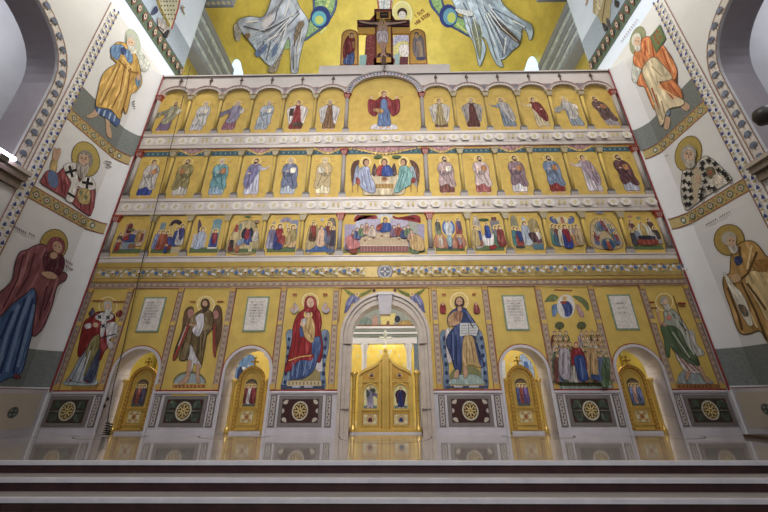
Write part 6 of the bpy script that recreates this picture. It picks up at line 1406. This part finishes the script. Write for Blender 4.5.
# red lettering beside the halo
A = Art(apseS).zoom(400, 0, 17.07); A.n = 4
RED = (128, 52, 44)
STK = {'I': [[(0, 0), (0, 1)]], 'S': [[(.9, .85), (.5, 1), (.1, .8), (.2, .55), (.8, .45), (.9, .2), (.5, 0), (.1, .15)]], 'U': [[(0, 1), (.05, .2), (.5, 0), (.95, .2), (1, 1)]], 'H': [[(0, 0), (0, 1)], [(1, 0), (1, 1)], [(0, .5), (1, .5)]], 'R': [[(0, 0), (0, 1), (.9, .85), (.8, .5), (0, .5)], [(.4, .5), (1, 0)]], 'T': [[(.5, 0), (.5, 1)], [(0, 1), (1, 1)]], 'O': [[(.5, 0), (.05, .3), (.05, .7), (.5, 1), (.95, .7), (.95, .3), (.5, 0)]]}
def write(A, word, x, y, adv, size, rot, c, wd):
    ca, sa = math.cos(rot), math.sin(rot)
    for ch in word:
        for st in STK[ch]: A.line([(x + (u*size*.6)*ca + v*size*sa, y + (u*size*.6)*sa - v*size*ca) for u, v in st], wd, c)
        x += adv*ca; y += adv*sa
write(A, 'ISUS', 300, 300, 46, 62, -.62, RED, 11); write(A, 'HRISTOS', 300, 430, 42, 62, -.62, RED, 11)
props(A.build('mosaic_lettering'), 'small slanting red letters beside the halo in the apse', 'lettering')
# windows of the apse
for i, (cx_, y0_, y1_, hw) in enumerate(((235.5, 73, 56.5, 11), (532.5, 72, 55.5, 9))):
    pts = [(cx_-hw, y0_+3), (cx_-hw*.95, y0_-7), (cx_-hw*.6, y1_+3), (cx_, y1_), (cx_+hw*.6, y1_+3), (cx_+hw*.95, y0_-7), (cx_+hw, y0_+3)]
    if i == 0: pts = [(234, 76), (235, 68), (238, 61), (242, 58.5), (246, 61), (248, 67), (249, 76)]; pts = [(x-5+ (1 if 0 else 0), y) for x, y in pts]; pts = [(231+(x-229)*.82, y) for x, y in pts]
    if i == 1: pts = [(525, 76), (526.5, 67), (529, 60), (532.5, 57), (536, 59), (539, 66), (540.5, 76)]
    A = Art(lambda x, y, n: at_apse(x, y, APR-.3), fine=4); A.poly(pts, DAY); props(A.build('window_%d' % (i+1)), kind='structure')
# stone cornices running back along the chancel walls
for s in (-1, 1):
    t = thing('chancel_cornice', (s*10.5, 3, 18), 'stepped grey cornice with mosaic strip on the %s chancel wall' % side[s], 'cornice')
    k_ = 10.2/9.12; zt1 = (18.75-.944)*k_+.944; zb1 = (16.4-.944)*k_+.944; h = zt1-zb1
    m = MB(); G1 = mat('blue_grey_cornice', (140, 147, 162), .6, 0, .06, 2); G2 = mat('mosaic_strip', (186, 200, 212), .5, .1, .35, 4)
    steps = [(0, .10, .9, G1), (.12, .22, .8, G2), (.24, .36, .7, G1), (.38, .46, .62, G2), (.48, .62, .5, G1), (.64, .78, .35, G2), (.80, 1.0, .15, G1)]
    for a, b, d, c in steps:
        X0, X1 = s*(10.2-.0*d+(.9-d)*-.0), s*11.2
        X0 = s*(10.2 - .25*(a)); m.box(min(X0, X1), max(X0, X1), .75, 5.6, zb1+a*h, zb1+b*h, c)
    m.box(min(s*10.3, s*11.2), max(s*10.3, s*11.2), .76, 5.58, zb1+.03, zt1-.03, G1)
    m.build('stepped_moulding', t)
    t = thing('arch_soffit_block', (s*11, 1.6, 21.9), 'ornamented stone block under the %s end of the high arch' % side[s], 'stone block')
    MB().box(min(s*8.85, s*12), max(s*8.85, s*12), .7, 2.45, 22.0, 23, G1).build('stone_block', t)
    A = Art(lambda x, y, n: Vector((x, y, 22.0-.004*n)))
    for k in range(10):
        x = s*(9.05+.3*k); A.ell(x, 2.2, .1, .1, (206, 196, 150), n=8)
        A.ell(x, 1.7, .08, .16, (130, 150, 150), n=8)
    A.line([(s*8.9, 1.95), (s*12, 1.95)], .05, (120, 120, 124)); A.line([(s*8.9, 2.38), (s*12, 2.38)], .05, (120, 120, 124)); A.build('soffit_ornament', t)

# ================================================================== CRUCIFIX AND PAINTED BOARDS ON THE PARAPET
YC = .12
def pxp(x, y, k=6.83, x0=335, y0=0, Y=YC): p = at(x0+x/k, y0+y/k, 'Y', Y); return (p.x, ZPL if y >= 440 else p.z)
def slabp(m, pts, y0, y1, mt): m.xz([pxp(*p) for p in pts], y0, y1, mt); return m
DRED = mat('dark_red_wood', (120, 48, 40), .5, 0, .1, 8); GWOOD = mat('gilded_wood', (200, 154, 70), .6, .1, .12, 6)
t = thing('painted_crucifix', (0, YC, ZPL), 'large gilded wooden crucifix with painted body standing above the parapet', 'cross')
m = MB()
slabp(m, [(272, 440), (272, 330), (275, 190), (275, 60), (398, 60), (402, 190), (402, 330), (405, 440)], YC, YC+.12, DRED)
slabp(m, [(158, 190), (158, 135), (518, 135), (518, 190)], YC, YC+.12, DRED); slabp(m, [(270, 440), (258, 405), (285, 390), (395, 390), (415, 405), (400, 440)], YC, YC+.12, DRED); slabp(m, [(240, 140), (280, 95), (395, 95), (420, 140)], YC, YC+.12, DRED)
m.build('wooden_cross', t)
m = MB(); slabp(m, [(290, 430), (290, 200), (290, 145), (388, 145), (388, 200), (388, 430)], YC-.03, YC, GWOOD); 
slabp(m, [(165, 232), (165, 190), (280, 190), (280, 232)], YC-.02, YC+.05, GWOOD); slabp(m, [(398, 232), (398, 190), (520, 190), (520, 232)], YC-.02, YC+.05, GWOOD); slabp(m, [(290, 135), (290, 84), (388, 84), (388, 135)], YC-.03, YC, GWOOD)
m.build('gilded_facing', t)
A = Art(pxfront(YC-.034)).zoom(335, 0, 6.83)
A.line([(164, 150), (512, 150)], 14, (66, 48, 42)); A.line([(164, 176), (512, 176)], 10, (60, 30, 30)); A.line([(288, 150), (288, 425)], 5, (110, 44, 34)); A.line([(390, 150), (390, 425)], 5, (110, 44, 34)); A.rect(314, 82, 372, 122, (50, 36, 36)); A.line([(324, 100), (362, 100)], 5, (160, 120, 70))
A.poly([(300, 368), (335, 360), (385, 368), (388, 390), (340, 382), (296, 392)], (70, 34, 36)); A.ell(334, 412, 20, 18, (150, 120, 110)); A.line([(340, 150), (340, 430)], 30, (110, 70, 50))
A.poly([(180, 142), (240, 152), (300, 152), (320, 150), (360, 150), (390, 154), (450, 150), (490, 144), (492, 152), (440, 162), (385, 168), (362, 178), (360, 215), (305, 215), (302, 178), (290, 166), (240, 164), (182, 152)], (196, 150, 126))
A.poly([(303, 180), (362, 180), (358, 215), (362, 240), (300, 240), (306, 215)], (200, 156, 134)); A.poly([(296, 216), (362, 214), (366, 285), (350, 296), (320, 292), (298, 286)], (206, 190, 196))
A.poly([(305, 290), (350, 290), (352, 320), (345, 345), (350, 370), (362, 382), (352, 388), (336, 375), (326, 386), (316, 380), (328, 350), (318, 320)], (192, 146, 122))
for p in ([(310, 225), (300, 280)], [(335, 222), (330, 285)], [(352, 225), (358, 280)]): A.line(p, 4, (150, 130, 150))
A.line([(332, 185), (332, 210)], 4, (150, 104, 84)); A.line([(335, 300), (334, 365)], 4, (150, 104, 84))
A.ell(330, 150, 20, 22, (214, 170, 80)); A.ell(329, 152, 13, 16, (80, 50, 40)); A.ell(328, 154, 9, 12, (196, 150, 124))
A.build('painted_body', t)
for sx, lab, gx in ((-1, 'round-topped painted board of a woman in a red mantle, left of the crucifix', 0), (1, 'round-topped painted board of a mourning saint in grey, right of the crucifix', 0)):
    if sx < 0: out = [(38, 448), (50, 240), (62, 215), (85, 202), (110, 198), (140, 204), (160, 216), (168, 240), (168, 448)]; ins = [(50, 436), (60, 244), (72, 222), (92, 212), (112, 209), (136, 214), (150, 226), (156, 246), (156, 436)]
    else: out = [(510, 448), (510, 240), (520, 215), (545, 200), (570, 196), (600, 204), (618, 218), (626, 240), (640, 448)]; ins = [(522, 436), (522, 246), (530, 224), (550, 210), (572, 207), (596, 214), (608, 226), (615, 246), (628, 436)]
    t = thing('painted_board', (sx*1.5, YC, ZPL), lab, 'painted board', 'painted boards beside the crucifix')
    m = MB(); slabp(m, out, YC, YC+.1, mat('board_edge_wood', (150, 100, 50), .5)); m.build('board', t)
    m = MB(); slabp(m, ins, YC-.012, YC, GWOOD); m.build('gold_face', t)
    A = Art(pxfront(YC-.014)).zoom(335, 0, 6.83)
    if sx < 0:
        A.poly([(66, 400), (90, 350), (134, 345), (132, 432), (66, 434)], (72, 92, 150)); A.poly([(102, 240), (125, 232), (140, 265), (142, 330), (132, 350), (110, 360), (70, 396), (62, 385), (62, 330), (75, 275)], (132, 34, 32)); A.line([(90, 280), (76, 370)], 5, (84, 18, 22)); A.line([(90, 370), (82, 430)], 5, (120, 140, 190)); A.line([(112, 360), (108, 430)], 5, (44, 56, 110))
        A.ell(120, 238, 20, 22, (216, 176, 84)); A.ell(120, 238, 14, 17, (130, 34, 34)); A.ell(121, 242, 9, 12, SKIN2); A.poly([(125, 285), (140, 285), (138, 330), (126, 320)], (176, 110, 60))
    else:
        A.poly([(545, 260), (565, 245), (600, 250), (612, 290), (616, 350), (622, 395), (600, 412), (570, 400), (545, 370), (538, 320)], (146, 134, 140)); A.poly([(560, 290), (590, 280), (604, 330), (602, 395), (580, 390), (575, 340)], (190, 160, 130)); A.line([(560, 270), (552, 360)], 5, (96, 86, 96)); A.line([(600, 270), (612, 380)], 5, (110, 100, 110)); A.line([(578, 300), (586, 385)], 4, (130, 100, 80))
        A.poly([(560, 395), (620, 390), (622, 405), (575, 412)], (80, 84, 120)); A.ell(565, 236, 20, 22, (216, 176, 84)); A.ell(563, 234, 15, 16, (84, 58, 44)); A.ell(562, 240, 9, 12, SKIN2)
    A.build('painted_saint', t)

# ================================================================== SMALL THINGS
cab = [(191, 66, -.25), (183, 100, -.3), (175, 131, -.3), (160, 190, -.25), (143, 258, -.2), (131, 310, -.12), (122, 350, -.08), (113, 385, -.08), (108, 412, -.10), (106.5, 424, -.16), (105, 433, -.22)]
t = thing('power_cable', tuple(at(105, 433, 'Y', -.2)), 'thin dark cable hanging down the screen left of the far left side arch', 'cable')
MB().tube([at(x, y, 'Y', Y) for x, y, Y in cab], .012, BLACK, 6).build('cable', t)
p = at(105.5, 433, 'Y', -.2); pts = []
for k in range(60):
    a = k*.62; pts.append((p.x + .09*math.cos(a), p.y + .06*math.sin(a), .02 + .30*(k/60)**1.2))
MB().tube(pts, .013, BLACK, 5).build('bundled_coil', t)
for x, y in ((103.5, 405), (107, 398)):
    q = at(x, y, 'Y', -.1); MB().box(q.x-.02, q.x+.02, -.11, -.07, q.z-.04, q.z+.04, BLACK).build('cable_tie', t)
# wooden ledge at the right wall
o = MB().box(8.62, 9.16, -1.9, -.55, 0.0, .07, WOOD).build('wooden_platform'); props(o, 'low dark brown wooden platform on the floor at the right wall', 'platform')
# lamps on the imposts
q = at(5, 152, 'X', -WS+.35)
t = thing('wall_lamp', tuple(q), 'small lit tubular lamp on the left impost ledge', 'lamp')
MB().tube([q+Vector((0, -.22, .0)), q+Vector((0, .22, -.0))], .06, BULB, 12).build('lamp_tube', t, True)
MB().box(q.x-.06, q.x+.06, q.y-.1, q.y+.1, q.z-.2, q.z-.05, STOND).build('lamp_foot', t)
q = at(766, 117, 'X', WS-.5)
t = thing('floodlight', tuple(q), 'dark rounded floodlight housing at the right edge of the picture', 'lamp')
MB().lathe([(.05, q.z-.2), (.18, q.z-.16), (.22, q.z), (.18, q.z+.16), (.05, q.z+.2)], q.x, q.y, BLACK, 14).build('housing', t, True)
MB().box(q.x-.03, q.x+.5, q.y-.03, q.y+.03, q.z-.03, q.z+.03, BLACK).build('bracket', t)
# thin inlaid ring of dark stone in the floor before the main doors
A = Art(lambda x, y, n: Vector((x, y, .0008*n)))
A.line([(1.15*math.cos(PI+PI*k/30), -.25+1.4*math.sin(PI+PI*k/30)) for k in range(31)], .03, (104, 90, 84))
for s in (-1, 1):
    for cx in (3.83, 6.97): A.line([(s*cx+.9*math.cos(PI+PI*k/16), -.15+.7*math.sin(PI+PI*k/16)) for k in range(17)], .03, (110, 96, 90))
props(A.build('floor_inlay'), 'thin dark curved inlay lines in the polished floor before the doors', 'floor inlay')
